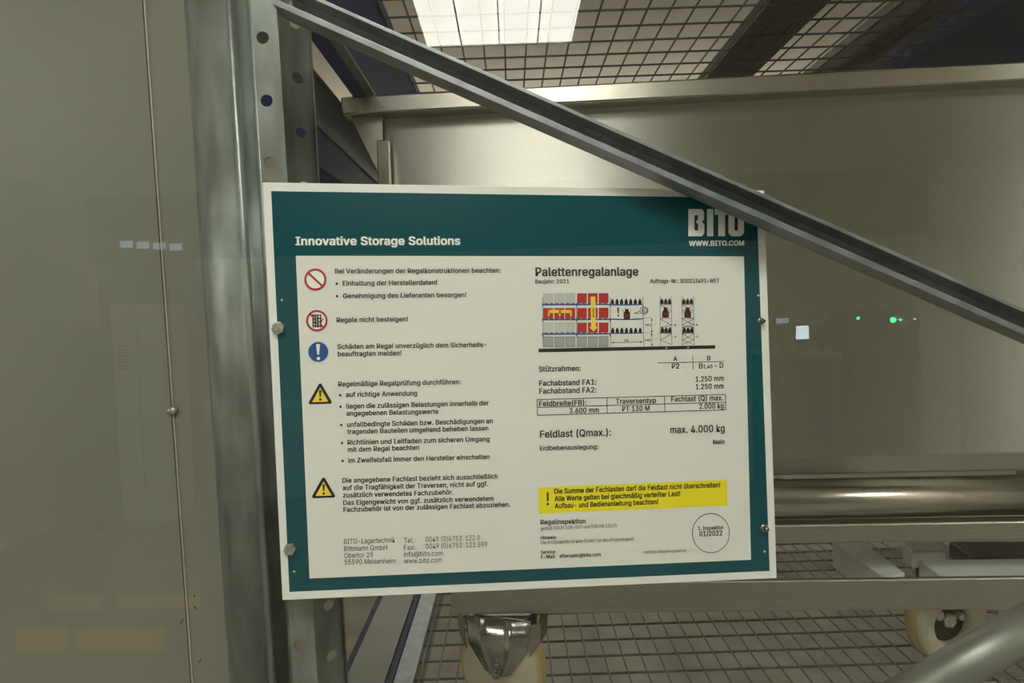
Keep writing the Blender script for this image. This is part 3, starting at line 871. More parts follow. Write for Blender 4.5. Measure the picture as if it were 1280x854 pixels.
    'u': (410, '182,-5 146,-1 115,11 89,31 69,59 57,95 53,139 53,379 114,379 114,144 119,105 137,75 164,56 200,50 226,53 249,62 268,77 283,97 293,122 296,153 296,379 357,379 357,0 298,0 298,92 307,92 286,47 257,17 222,0'),
    'v': (389, '163,0 17,379 84,379 165,155 187,87 206,21 184,21 203,87 224,155 305,379 371,379 226,0'),
    'w': (567, '138,0 23,379 87,379 133,214 154,137 175,41 165,41 186,135 206,214 252,379 316,379 362,214 382,136 402,41 391,41 413,135 434,214 480,379 545,379 429,0 368,0 319,172 305,225 291,280 277,338 291,338 277,280 263,225 248,172 199,0'),
    'x': (379, '21,0 171,218 171,171 29,379 100,379 147,306 179,253 207,206 175,206 202,253 233,306 282,379 352,379 209,169 209,214 358,0 287,0 231,85 200,136 173,182 205,182 178,136 148,85 91,0'),
    'y': (389, '47,-139 61,-86 71,-87 104,-89 130,-74 151,-36 163,-1 17,379 84,379 165,155 187,87 206,21 184,21 202,87 224,155 305,379 371,379 204,-58 177,-107 139,-136 91,-145 65,-143'),
    'z': (380, '42,0 42,46 254,320 254,323 48,323 48,379 333,379 333,331 126,60 126,56 339,56 339,0'),
    'ß': (441, '122,362 122,0 60,0 60,362 70,429 99,477 143,506 197,516 229,512 260,503 289,486 312,463 327,432 332,393 325,351 309,322 292,299 285,272 288,256 297,241 327,215 362,188 391,152 400,129 403,100 399,69 386,42 366,21 340,6 307,-4 269,-7 207,1 164,20 187,74 217,58 265,50 297,53 321,64 337,81 342,104 339,123 330,139 300,167 264,194 235,227 226,247 223,272 230,306 247,329 264,353 272,388 266,420 250,442 226,455 197,459 164,453 141,435 127,405'),
    'ä': (389, '160,-9 126,-5 94,5 68,22 48,45 35,73 30,108 34,138 43,161 58,179 78,193 125,211 178,220 234,227 265,235 273,243 276,255 276,257 267,297 240,322 196,331 149,322 118,301 100,274 41,291 57,322 79,346 104,364 133,375 194,384 239,379 286,360 306,343 322,320 333,290 337,251 337,0 277,0 277,52 272,52 252,25 215,1|170,45 202,49 228,59 248,74 263,93 272,115 276,138 276,190 259,182 231,176 200,171 175,168 134,159 103,139 95,124 92,105 102,72 130,52|261,443 246,446 233,455 224,468 221,483 224,499 233,512 246,520 261,523 277,520 290,512 299,499 301,483 299,468 290,455 277,446|117,443 102,446 89,455 80,468 77,483 80,499 89,512 102,520 117,523 133,520 146,512 155,499 158,483 155,468 146,455 133,446'),
    'ö': (415, '207,-8 159,-2 117,16 82,46 56,85 40,133 34,187 40,243 56,291 82,330 117,360 159,378 207,384 256,378 299,360 333,330 359,291 376,243 381,187 376,133 359,85 333,46 299,16 256,-2|207,46 242,51 270,66 292,89 307,117 316,151 319,187 316,224 307,258 292,287 270,310 242,325 207,330 173,325 145,310 124,287 108,258 99,224 96,187 99,151 108,117 124,89 145,66 173,51|279,443 264,446 251,455 242,468 239,483 242,499 251,512 264,520 279,523 295,520 308,512 317,499 320,483 317,468 308,455 295,446|136,443 120,446 107,455 98,468 95,483 98,499 107,512 120,520 136,523 151,520 164,512 173,499 176,483 173,468 164,455 151,446'),
    'ü': (410, '182,-5 146,-1 115,11 89,31 69,59 57,95 53,139 53,379 114,379 114,144 119,105 137,75 164,56 200,50 226,53 249,62 268,77 283,97 293,122 296,153 296,379 357,379 357,0 298,0 298,92 307,92 286,47 257,17 222,0|277,443 261,446 248,455 239,468 236,483 239,499 248,512 261,520 277,523 292,520 305,512 314,499 317,483 314,468 305,455 292,446|133,443 118,446 104,455 96,468 93,483 96,499 104,512 118,520 133,523 149,520 162,512 170,499 173,483 170,468 162,455 149,446'),
}


def text_geo(s, bold=0.0):
    cu = bpy.data.curves.new('txt', 'CURVE')
    cu.dimensions = '2D'
    cu.fill_mode = 'FRONT'
    x = 0.0
    for ch in s:
        adv, cont = GLYPHS[ch]
        for c in (cont.split('|') if cont else ()):
            pts = [tuple(float(k) / 1000 for k in p.split(',')) for p in c.split()]
            sp = cu.splines.new('POLY')
            sp.points.add(len(pts) - 1)
            for p, (px, py) in zip(sp.points, pts):
                p.co = (px + x, py, 0, 1)
            sp.use_cyclic_u = True
        x += adv / 1000 + bold * 0.6
    ob = bpy.data.objects.new('txt', cu)
    COL.objects.link(ob)
    dg = bpy.context.evaluated_depsgraph_get()
    dg.update()
    me = bpy.data.meshes.new_from_object(ob.evaluated_get(dg))
    vs = [v.co.copy() for v in me.vertices]
    fs = [tuple(p.vertices) for p in me.polygons]
    bpy.data.objects.remove(ob)
    bpy.data.curves.remove(cu)
    bpy.data.meshes.remove(me)
    if bold:            # heavier strokes: the outline laid over itself, slightly shifted
        v0, f0 = vs, fs
        vs, fs = [], []
        for k, (dx, dy) in enumerate(((-1, -0.45), (1, -0.45), (-1, 0.45), (1, 0.45))):
            n = len(vs)
            vs += [Vector((v.x + dx * bold, v.y + dy * bold, k * 0.00001)) for v in v0]
            fs += [tuple(i + n for i in f) for f in f0]
    return vs, fs


CAPH = None


def cap_height():
    vs, _ = text_geo('H')
    return max(v.y for v in vs)


CAPH = cap_height()


def put_text(mb, s, x0, y0, x1, y1, cap, bold=0.014, mi=0, w=W1):
    """text whose baseline runs from photo point (x0,y0) to (x1,y1); cap = capital height in photo pixels"""
    vs, fs = text_geo(s, bold)
    xmin, xmax = min(v.x for v in vs), max(v.x for v in vs)
    a, b = Vector(S(x0, y0)), Vector(S(x1, y1))
    d = b - a
    L = d.length
    d.normalize()
    n = Vector((-d.y, d.x))
    k = L / (xmax - xmin)
    c0, c1 = Vector(S(x0, y0)), Vector(S(x0, y0 - cap))
    ky = (c1 - c0).length / CAPH
    nv = []
    for v in vs:
        p = a + d * ((v.x - xmin) * k) + n * (v.y * ky)
        nv.append(mb.bm.verts.new((p.x, p.y, w + v.z)))
    for f in fs:
        try:
            fc = mb.bm.faces.new([nv[i] for i in f])
            fc.material_index = mi
        except ValueError:
            pass


def text_part(name, lines, mat):
    mb = MB(mat)
    mb.flat = True
    for l in lines:
        put_text(mb, *l)
    return mb.build(name, parent=SIGN, local=True)


def poly(mb, pts, mi=0, w=W1):
    mb.face([s3(x, y, w) for x, y in pts], mi)


def disc(mb, cx, cy, rx, ry=None, mi=0, w=W1, n=40, inner=None):
    ry = rx if ry is None else ry
    out_ = [s3(cx + rx * math.cos(2 * math.pi * i / n), cy - ry * math.sin(2 * math.pi * i / n), w) for i in range(n)]
    if inner:
        k = inner
        inn = [s3(cx + rx * k * math.cos(2 * math.pi * i / n), cy - ry * k * math.sin(2 * math.pi * i / n), w) for i in range(n)]
        for i in range(n):
            j = (i + 1) % n
            mb.face([out_[i], out_[j], inn[j], inn[i]], mi)
    else:
        mb.face(out_, mi)


def seg(mb, x0, y0, x1, y1, t, mi=0, w=W1):
    d = Vector((x1 - x0, y1 - y0)).normalized()
    n = Vector((-d.y, d.x)) * t / 2
    poly(mb, [(x0 + n.x, y0 + n.y), (x1 + n.x, y1 + n.y), (x1 - n.x, y1 - n.y), (x0 - n.x, y0 - n.y)], mi, w)


# header writing
text_part('slogan_text', [('Innovative Storage Solutions', 369.5, 306.5, 575.5, 306, 10.2, 0.030)], M['ink_white'])
text_part('web_address_text', [('WWW.BITO.COM', 861, 307.6, 930, 307, 6.2, 0.03)], M['ink_white'])
# block letter logo
mb = MB(M['ink_white'])
mb.flat = True
yt, yb = 261.5, 295.5
L_ = 860.2


def lx(v):
    return 860.2 + v


def P_(pts):
    poly(mb, [(lx(x), y) for x, y in pts])


P_([(0, yt), (7.5, yt), (7.5, yb), (0, yb)])                                   # B stem
P_([(7.5, yt), (17, yt), (19.5, yt + 3.5), (19.5, yt + 7), (7.5, yt + 7.8)])
P_([(12.2, yt + 7.5), (19.5, yt + 7), (19.5, yt + 13), (17, yt + 16), (9.5, yt + 16), (12.2, yt + 13)])
P_([(9.5, yt + 16), (17, yt + 16), (20, yt + 19), (20, yt + 27), (12.2, yt + 27), (12.2, yt + 19)])
P_([(7.5, yt + 26.6), (20, yt + 27), (20, yb - 4), (17, yb), (7.5, yb)])
P_([(23.4, yt), (31.2, yt), (31.2, yb), (23.4, yb)])                           # I
P_([(33.0, yt), (50.5, yt), (50.5, yt + 7.2), (33.0, yt + 7.2)])               # T
P_([(37.4, yt + 7.2), (45.8, yt + 7.2), (45.8, yb), (37.4, yb)])
P_([(50.2, yt + 4), (54, yt), (57.6, yt), (57.6, yb), (54, yb), (50.2, yb - 4)])   # O
P_([(57.6, yt), (62.0, yt), (62.0, yt + 7.2), (57.6, yt + 7.2)])
P_([(57.6, yb - 7.2), (62.0, yb - 7.2), (62.0, yb), (57.6, yb)])
P_([(62.0, yt), (65.5, yt), (69.5, yt + 4), (69.5, yb - 4), (65.5, yb), (62.0, yb)])
mb.build('logo', parent=SIGN, local=True)

# left column
B = 0.026
text_part('prohibition_text', [
    ('Bei Veränderungen der Regalkonstruktionen beachten:', 418.6, 342, 626, 341, 6.0, B),
    ('Einhaltung der Herstellerdaten!', 428.4, 357.2, 546.5, 356, 6.0, B),
    ('Genehmigung des Lieferanten besorgen!', 428.8, 373, 583, 371.5, 6.0, B),
    ('Regale nicht besteigen!', 420.8, 403, 510, 401.8, 6.0, B)], M['ink'])
text_part('duty_text', [
    ('Schäden am Regal unverzüglich dem Sicherheits-', 421.8, 436.3, 608, 433.8, 6.0, B),
    ('beauftragten melden!', 422.2, 445.6, 502, 444.2, 6.0, B)], M['ink'])
text_part('inspection_text', [
    ('Regelmäßige Regalprüfung durchführen:', 422.8, 483.2, 576, 480.2, 6.0, B),
    ('auf richtige Anwendung', 432.4, 496.3, 521.6, 494.4, 6.0, B),
    ('liegen die zulässigen Belastungen innerhalb der', 432.8, 510.8, 611, 506.6, 6.0, B),
    ('angegebenen Belastungswerte', 433.2, 519.8, 548, 517.2, 6.0, B),
    ('unfallbedingte Schäden bzw. Beschädigungen an', 433.8, 533.8, 616, 529, 6.0, B),
    ('tragenden Bauteilen umgehend beheben lassen', 434, 542.6, 610.5, 538, 6.0, B),
    ('Richtlinien und Leitfaden zum sicheren Umgang', 434.4, 556, 612, 551.6, 6.0, B),
    ('mit dem Regal beachten', 434.8, 565, 524, 562.2, 6.0, B),
    ('im Zweifelsfall immer den Hersteller einschalten', 435.4, 578.6, 612, 573.8, 6.0, B)], M['ink'])
text_part('load_notice_text', [
    ('Die angegebene Fachlast bezieht sich ausschließlich', 428, 603.6, 622, 598.2, 6.0, B),
    ('auf die Tragfähigkeit der Traversen, nicht auf ggf.', 428.4, 612.8, 610, 607.6, 6.0, B),
    ('zusätzlich verwendetes Fachzubehör.', 428.8, 622, 566.5, 618, 6.0, B),
    ('Das Eigengewicht von ggf. zusätzlich verwendetem', 429.2, 631.4, 617, 626, 6.0, B),
    ('Fachzubehör ist von der zulässigen Fachlast abzuziehen.', 429.4, 640, 638, 633.4, 6.0, B)], M['ink'])
R_ = 0.003
text_part('address_text', [
    ('BITO-Lagertechnik', 430, 680, 494, 678, 6.3, R_),
    ('Bittmann GmbH', 430.2, 689, 484, 687.4, 6.3, R_),
    ('Obertor 29', 430.4, 697.6, 466.4, 696.4, 6.3, R_),
    ('55590 Meisenheim', 430.8, 705.8, 494.6, 704, 6.3, R_),
    ('Tel.:', 505, 678.8, 519.3, 678.2, 6.3, R_),
    ('Fax:', 505, 687.6, 519, 687, 6.3, R_),
    ('info@bito.com', 505, 696, 553.6, 694.4, 6.3, R_),
    ('www.bito.com', 505, 704.4, 552.4, 703, 6.3, R_),
    ('0049 (0)6753  122 0', 531.8, 677.4, 600, 675, 6.3, R_),
    ('0049 (0)6753  122 399', 532, 686, 609, 683.4, 6.3, R_)], M['ink'])
for x, y in ((421, 354.7), (421.4, 370.4), (425.4, 494.2), (425.8, 508.6), (426.6, 531.4), (427.6, 553.8), (428.4, 576.2)):
    mb = MB(M['ink'])
    mb.flat = True
    disc(mb, x, y, 1.6, 1.6)
    mb.build('bullet_mark', parent=SIGN, local=True)

# symbols
W2 = W1 + 0.00015


def prohibition(cx, cy, r, rack):
    mb = MB([M['red'], M['ink_white'], M['ink']])
    mb.flat = True
    disc(mb, cx, cy, r, mi=1, w=W1)
    disc(mb, cx, cy, r, mi=0, w=W2 + 0.0001, inner=0.81)
    if rack:
        for k in range(4):
            seg(mb, cx - 5.2, cy - 6.5 + k * 4.3, cx + 5.2, cy - 6.9 + k * 4.3, 1.2, 2, W2)
            seg(mb, cx - 4.8, cy - 5.2 + k * 4.0, cx + 4.8, cy - 3.0 + k * 3.6, 0.8, 2, W2)
        for dx in (-5, -2.2, 0.8, 4.6):
            seg(mb, cx + dx, cy - 8, cx + dx + 0.4, cy + 8.5, 1.6, 2, W2)
        seg(mb, cx + 5, cy + 2, cx + 8, cy - 3, 1.2, 2, W2)
        seg(mb, cx - 9.2, cy - 8.8, cx - 4, cy - 4, 2.0, 0, W2 + 0.0001)
        seg(mb, cx + 4, cy + 4, cx + 9.2, cy + 8.8, 2.0, 0, W2 + 0.0001)
    else:
        seg(mb, cx - r * 0.66, cy - r * 0.62, cx + r * 0.66, cy + r * 0.62, 2.6, 0, W2)
    o = mb.build('prohibition_symbol', parent=SIGN, local=True)
    return o


prohibition(394.4, 349.6, 13.8, False)['label'] = 'red prohibition ring with plain slash'
prohibition(396.3, 401, 13.4, True)['label'] = 'red prohibition ring over a rack climbing pictogram'
mb = MB([M['blue'], M['ink_white']])
mb.flat = True
disc(mb, 398, 440, 13.4)
disc(mb, 398, 440, 13.2, mi=1, w=W2, inner=0.95)
poly(mb, [(395.2, 430.5), (400.2, 430.3), (399.0, 443.5), (396.8, 443.6)], 1, W2)
disc(mb, 398.2, 448.2, 2.2, 2.0, 1, W2)
mb.build('duty_symbol', parent=SIGN, local=True)


def warning(cx, ytop, ybot, hw):
    mb = MB([M['ink'], M['amber']])
    mb.flat = True
    r = 2.2
    pts = []
    for (x, y, a0, a1) in ((cx, ytop + r, 150, 30), (cx + hw - r, ybot - r - 0.4, 30, -90), (cx - hw + r, ybot - r + 0.4, -90, -210)):
        for i in range(6):
            t = math.radians(a0 + (a1 - a0) * i / 5)
            pts.append((x + r * math.cos(t), y - r * math.sin(t)))
    poly(mb, pts)
    poly(mb, [(cx, ytop + 5), (cx + hw - 4.2, ybot - 3.0), (cx - hw + 4.2, ybot - 2.4)], 1, W2)
    poly(mb, [(cx - 1.6, ytop + 8.4), (cx + 1.6, ytop + 8.3), (cx + 0.9, ytop + 17), (cx - 0.7, ytop + 17)], 0, W2 + 0.0001)
    disc(mb, cx + 0.2, ytop + 19.9, 1.7, 1.5, 0, W2 + 0.0001, 16)
    return mb.build('warning_symbol', parent=SIGN, local=True)


warning(400.4, 479.4, 505.2, 14.4)
warning(404.6, 597, 622.4, 14.4)

# right column
text_part('title_text', [
    ('Palettenregalanlage', 669.2, 345.3, 798, 344.6, 10.6, 0.026)], M['ink'])
text_part('year_text', [('Baujahr: 2021', 669, 354.6, 711.4, 354.2, 5.0, B)], M['ink'])
text_part('order_text', [
    ('Auftrags-Nr.: SO0213491-WET', 812.2, 354.0, 899, 353.4, 5.0, B)], M['ink'])
text_part('specification_text', [
    ('Stützrahmen:', 673.4, 464.8, 726, 463.6, 6.6, B),
    ('Fachabstand FA1:', 673.8, 482.4, 745.4, 480.8, 6.6, B),
    ('Fachabstand FA2:', 674, 492.2, 745.4, 490.6, 6.6, B),
    ('A', 841.6, 451.4, 846.4, 451.3, 5.6, B), ('B', 883.8, 450.6, 888.2, 450.4, 5.6, B),
    ('P2', 839.4, 461, 849, 460.8, 6.4, B), ('B', 873.4, 460.8, 878.6, 460.6, 6.4, B), ('1,45', 879.2, 460.6, 890.5, 460.3, 4.6, B), ('- D', 892.8, 460.2, 904, 459.8, 6.4, B),
    ('1.250 mm', 869.2, 477.2, 904.4, 476.0, 6.4, B),
    ('1.250 mm', 869.4, 486.8, 904.4, 485.6, 6.4, B),
    ('Feldbreite(FB):', 673.8, 508, 733, 506.4, 6.6, B), ('Traversentyp', 769.4, 505, 820, 503.6, 6.4, B), ('Fachlast (Q) max.', 838.8, 502.2, 903.8, 500.4, 6.4, B),
    ('3.600 mm', 711.4, 516.6, 748.6, 515.6, 6.4, B), ('PT 130 M', 777.6, 514.4, 812, 513.2, 6.4, B), ('2.000 kg', 873.8, 511.2, 904.4, 510.2, 6.4, B)], M['ink'])
text_part('earthquake_text', [
    ('Erdbebenauslegung:', 674.8, 563.2, 747.8, 561, 5.6, B),
    ], M['ink'])
text_part('answer_text', [('Nein', 891.2, 555.4, 905.6, 554.8, 5.6, B)], M['ink'])
text_part('field_load_text', [('Feldlast (Qmax.):', 674.8, 547.2, 763.8, 544.6, 8.8, 0.024)], M['ink'])
text_part('maximum_load_text', [('max. 4.000 kg', 837.6, 541.8, 905.8, 539.6, 8.8, 0.024)], M['ink'])
quad_part('yellow_notice_panel', [(673.4, 642.4), (909, 632), (908.6, 599.6), (672.6, 609.4)], 0.0004, M['yellow'])
Wn = 0.0006
text_part('yellow_notice_text', [
    ('Die Summe der Fachlasten darf die Feldlast nicht überschreiten!', 692.8, 617.2, 900, 609, 6.2, B, 0, Wn),
    ('Alle Werte gelten bei gleichmäßig verteilter Last!', 693.2, 626.4, 850, 620, 6.2, B, 0, Wn),
    ('Aufbau- und Bedienanleitung beachten!', 693.4, 635.4, 822.6, 630, 6.2, B, 0, Wn),
    ('!', 683.0, 631.4, 686.2, 631.3, 16, 0.004, 0, Wn)], M['ink'])
text_part('service_text', [
    ('Regalinspektion', 675.4, 655.6, 732, 654.2, 5.8, B),
    ('gemäß DGUV 108-007 und DIN EN 15635', 675.4, 662.8, 771, 659, 4.4, R_),
    ('Hinweis:', 675.6, 674.4, 695.8, 673.6, 4.2, B),
    ('Die Prüfplakette ist kein Ersatz für das Prüfprotokoll!', 675.8, 680.4, 792, 675.6, 4.4, R_),
    ('Service:', 675.8, 692.4, 694.8, 691.6, 4.2, B),
    ('E-Mail:   aftersales@bito.com', 676, 698.2, 751, 695.2, 4.6, B),
    ('nächste Regelinspektion', 804.2, 692.2, 857.6, 690, 4.2, R_),
    ('1. Inspektion', 872.4, 662.8, 904, 661.4, 4.6, B),
    ('01/2022', 874, 670.4, 902.8, 669.2, 6.2, B)], M['ink'])
mb = MB(M['ink'])
mb.flat = True
disc(mb, 888.4, 666.4, 23.6, 25, n=64, inner=0.965)
mb.build('inspection_circle', parent=SIGN, local=True)
mb = MB(M['ink'])
mb.flat = True
for l in ((822, 453.8, 905.6, 452, 0.8), (865.6, 444.6, 866, 462.4, 0.8),
          (671.2, 499.6, 906.6, 493.2, 0.9), (671.4, 509.4, 906.8, 502.9, 0.9), (671.6, 519.2, 907, 512.4, 0.9),
          (671.3, 499.6, 671.7, 519.2, 0.9), (758.5, 497.3, 758.9, 516.7, 0.9), (830.4, 495.3, 830.8, 514.6, 0.9), (906.6, 493.2, 907, 512.4, 0.9)):
    seg(mb, *l)
mb.build('table_lines', parent=SIGN, local=True)

# rack diagram (crop coordinates of a 5.333x enlargement starting at 660,350)
mb = MB([M['ink'], M['red'], M['grey_light'], M['grey_print'], M['blue'], M['amber'], M['paper'], M['teal']])
mb.flat = True


def D(cx, cy):
    return 660 + cx / 5.3333, 350 + cy / 5.3333


def dq(x0, y0, x1, y1, mi, w=W1, sl=-0.004):
    a, b, c_, d_ = D(x0, y0), D(x1, y0 + sl * (x1 - x0)), D(x1, y1 + sl * (x1 - x0)), D(x0, y1)
    poly(mb, [a, b, c_, d_], mi, w)


def dl(x0, y0, x1, y1, t, mi=0, w=W2):
    a, b = D(x0, y0), D(x1, y1)
    seg(mb, a[0], a[1], b[0], b[1], t / 5.3333, mi, w)


poly(mb, [D(70, 459), D(1247, 435), D(1247, 458), D(70, 483)], 0)
rows = [(92, 156), (190, 256), (288, 352), (380, 444)]
cols = [(102, 166), (176, 240), (248, 312), (328, 390), (400, 462), (472, 534)]
for r, (ya, yb_) in enumerate(rows):
    for c_, (xa, xb) in enumerate(cols):
        dy = -0.006 * xa
        red = (r == 1) or (c_ >= 3 and r < 3)
        mi = 1 if red else (3 if r == 3 else 2)
        dq(xa, ya + dy + 1, xb, yb_ + dy, mi, W1)
        f = 3 if mi == 2 else 0
        for (a, b, c2, d2) in ((xa, ya + dy, xb, ya + dy), (xa, yb_ + dy, xb, yb_ + dy), (xa, ya + dy, xa, yb_ + dy), (xb, ya + dy, xb, yb_ + dy)):
            dl(a, b, c2, d2, 2.2, f if mi != 1 else 1)
    if r < 3:
        y_ = yb_ + 9
        dl(96, y_, 548, y_ - 2, 8, 4)
        for xx in range(110, 540, 36):
            dl(xx, y_ - 7, xx + 20, y_ - 7.2, 4, 4)
    else:
        for xx in range(106, 540, 36):
            dl(xx, yb_ + 4, xx + 26, yb_ + 3.6, 4, 3)
for xx, yy in ((96, 118), (322, 150), (546, 118)):
    dl(xx, yy, xx + 5, 450 - xx * 0.02, 6, 3)
    for yb_ in (166, 264, 362):
        dl(xx, yb_ - 10, xx + 1, yb_ + 16, 6, 4, W2 + 0.0001)
W3 = W2 + 0.00012
# yellow bracket with three feet and the long down arrow
dq(132, 200, 290, 222, 5, W3)
for xx in (132, 206, 280):
    dq(xx, 200, xx + 11, 243, 5, W3)
poly(mb, [D(416, 112), D(448, 111), D(452, 312), D(466, 312), D(436, 344), D(406, 314), D(419, 313)], 5, W3)
for s, (x0, y0, x1, y1), cp in (('Q', (203, 219, 218, 219), 3.0),):
    a, b = D(x0, y0), D(x1, y1)
    put_text(mb, s, a[0], a[1], b[0], b[1], cp, 0.02, 0, W3 + 0.0001)
# Qmax. reads upwards
vs, fs = text_geo('Qmax.', 0.02)
xm = max(v.x for v in vs)
nv = []
for v in vs:
    p = D(441 + (v.y / CAPH - 0.9) * 12, 250 - v.x / xm * 66)
    nv.append(mb.bm.verts.new(s3(p[0], p[1], W3 + 0.0001)))
for f in fs:
    mb.bm.faces.new([nv[i] for i in f])
# third bay: beams, drum rows
for yy, sag in ((166, 0), (261, 4), (356, 0)):
    dl(550, yy, 655, yy + sag, 7, 4)
    dl(655, yy + sag, 766, yy - 2, 7, 4)
dl(764, 112, 770, 444, 6, 3)


def drum(x, y, s=1.0, mi=0, w=W1):
    poly(mb, [D(x - 11 * s, y), D(x - 11 * s, y - 20 * s), D(x - 6 * s, y - 27 * s), D(x - 6 * s, y - 34 * s), D(x + 6 * s, y - 34 * s), D(x + 6 * s, y - 27 * s), D(x + 11 * s, y - 20 * s), D(x + 11 * s, y)], mi, w)


for i in range(7):
    drum(562 + i * 30.5, 162)
    drum(564 + i * 30.5, 354)
poly(mb, [D(592, 184), D(608, 184), D(604, 226), D(597, 226)], 1)
dq(595, 232, 606, 244, 1)
drum(658, 262, 2.0)
dl(626, 200, 644, 222, 3)
dl(690, 200, 674, 222, 3)
dl(640, 222, 676, 260, 4, 1, W3)
dl(676, 222, 640, 260, 4, 1, W3)
a = D(772, 204)
disc(mb, a[0], a[1], 5.4, 5.0, 0, W2, 24, 0.86)
disc(mb, a[0] + 0.6, a[1], 3.4, 3.2, 0, W2, 24, 0.8)
disc(mb, a[0] - 0.6, a[1] + 0.4, 1.8, 1.6, 0, W2, 16, 0.7)
dl(706, 224, 742, 208, 3)
dl(706, 224, 744, 222, 3)
dl(766, 170, 766, 236, 2)
# dimension lines
dl(556, 418, 762, 413, 2.4)
poly(mb, [D(556, 418), D(572, 411), D(572, 424)], 0, W2)
poly(mb, [D(764, 413), D(748, 407), D(748, 420)], 0, W2)
for y0, y1 in ((256, 352), (354, 442)):
    dl(823, y0, 824, y1, 2.2)
    poly(mb, [D(823, y0), D(817, y0 + 15), D(830, y0 + 15)], 0, W2)
    poly(mb, [D(824, y1), D(818, y1 - 15), D(831, y1 - 15)], 0, W2)
    dl(770, y0 - 2, 828, y0 - 3, 1.6)
for s, x0, y0, x1 in (('FB', 642, 411, 668), ('FA2', 780, 307, 818), ('FA1', 780, 408, 818), ('B', 976, 308, 988), ('A', 976, 386, 988), ('B', 1120, 306, 1132), ('A', 1120, 384, 1133)):
    a, b = D(x0, y0), D(x1, y0)
    put_text(mb, s, a[0], a[1], b[0], b[1], 2.6, 0.02, 0, W2)
# two end frames with lacing
for xa, xb, ph in ((878, 954, 0), (1024, 1102, 1)):
    dl(xa, 110, xa + 4, 440, 5, 3)
    dl(xb, 108, xb + 4, 436, 5, 3)
    for k in range(3):
        drum(xa + 14 + k * 25, 160, 1.0)
        drum(xa + 17 + k * 25, 352, 1.05)
    drum((xa + xb) / 2, 252, 2.0)
    mxx = (xa + xb) / 2
    dl(mxx - 20, 210, mxx + 20, 250, 3.5, 1, W3)
    dl(mxx + 20, 210, mxx - 20, 250, 3.5, 1, W3)
    zz = [168, 205, 262, 300, 318, 360, 400, 432]
    for k in range(len(zz) - 1):
        l, r = (xa + 3, xb + 2) if k % 2 == 0 else (xb + 2, xa + 3)
        dl(l, zz[k], r, zz[k + 1], 2.6)
        if ph:
            dl(r, zz[k], l, zz[k + 1], 2.6)
    dl(xa, 164, xb, 163, 3)
    dl(xa, 356, xb, 355, 3)
    dl(xa + 2, 258, xb + 2, 256, 2)
    dl(xb - 30, 290, xb + 18, 302, 1.6)
    dl(xb, 380, xb + 18, 380, 1.6)
for s, x0, y0, x1 in (('D', 916, 460, 928), ('X', 1060, 457, 1073)):
    a, b = D(x0, y0), D(x1, y0)
    put_text(mb, s, a[0], a[1], b[0], b[1], 2.6, 0.01, 6, W3)
mb.build('rack_diagram', parent=SIGN, local=True)

# small printed register crosses
for x, y in ((352.4, 375.2), (367.8, 714.4), (947.6, 369.4), (955.4, 689.4)):
    mb = MB(M['ink_white'])
    mb.flat = True
    seg(mb, x - 1.7, y, x + 1.7, y, 0.8)
    seg(mb, x, y - 1.7, x, y + 1.7, 0.8)
    mb.build('register_mark', parent=SIGN, local=True)

# fixing bolts
for (px, py, r, rot0) in ((348.6, 410.2, 0.0056, 0.3), (362.8, 686.2, 0.0053, 0.1)):
    c3 = s3(px, py, 0.0)
    mb = MB(M['bolt'])
    u = Vector((math.cos(rot0), math.sin(rot0), 0))
    mb.lathe(c3, (0, 0, 1), [(r * 0.9, -0.012), (r * 0.9, 0.0002), (r, 0.0003), (r, 0.0036), (r * 0.86, 0.0046)], 6, u=u)
    mb.build('hex_bolt', parent=SIGN, local=True, bevel=0.0004)
for (px, py, r) in ((950.4, 401.6, 0.0034), (954.8, 660, 0.0038)):
    c3 = s3(px, py, 0.0)
    mb = MB(M['polished'])
    mb.lathe(c3, (0, 0, 1), [(r * 0.6, -0.008), (r, 0.0002), (r, 0.0014), (r * 0.75, 0.0022)], 24)
    mb.lathe(c3 + Vector((0.0005, 0, 0)), (0, 0, 1), [(r * 0.55, 0.001), (r * 0.55, 0.006), (r * 0.35, 0.0068)], 12)
    mb.build('screw', parent=SIGN, local=True, bevel=0.0003)


# ------------------------------------------------------------------ lamps and the room behind the viewer
def ceiling_lamp(cx, cy, label, w=0.61, d=0.62, glow='added_lamp_bright'):
    root = empty('ceiling_lamp', Matrix.Translation((cx, cy, CEIL)), label, 'ceiling lamp', 'square ceiling lamps')
    mb = MB(M[glow])
    mb.box((cx - w / 2 + 0.012, cy - d / 2 + 0.012, CEIL - 0.012), (cx + w / 2 - 0.012, cy + d / 2 - 0.012, CEIL - 0.002))
    mb.build('diffuser', parent=root)
    mb = MB(M['lamp_frame'])
    for x0, x1, y0, y1 in ((-w / 2, w / 2, -d / 2, -d / 2 + 0.012), (-w / 2, w / 2, d / 2 - 0.012, d / 2), (-w / 2, -w / 2 + 0.012, -d / 2, d / 2), (w / 2 - 0.012, w / 2, -d / 2, d / 2)):
        mb.box((cx + x0, cy + y0, CEIL - 0.016), (cx + x1, cy + y1, CEIL))
    mb.build('frame', parent=root)
    mb = MB(M['lamp_frame'])
    for k in range(1, 4):
        x = cx - w / 2 + k * w / 4
        mb.box((x - 0.0025, cy - d / 2, CEIL - 0.030), (x + 0.0025, cy + d / 2, CEIL - 0.0125))
    mb.build('louvre', parent=root)


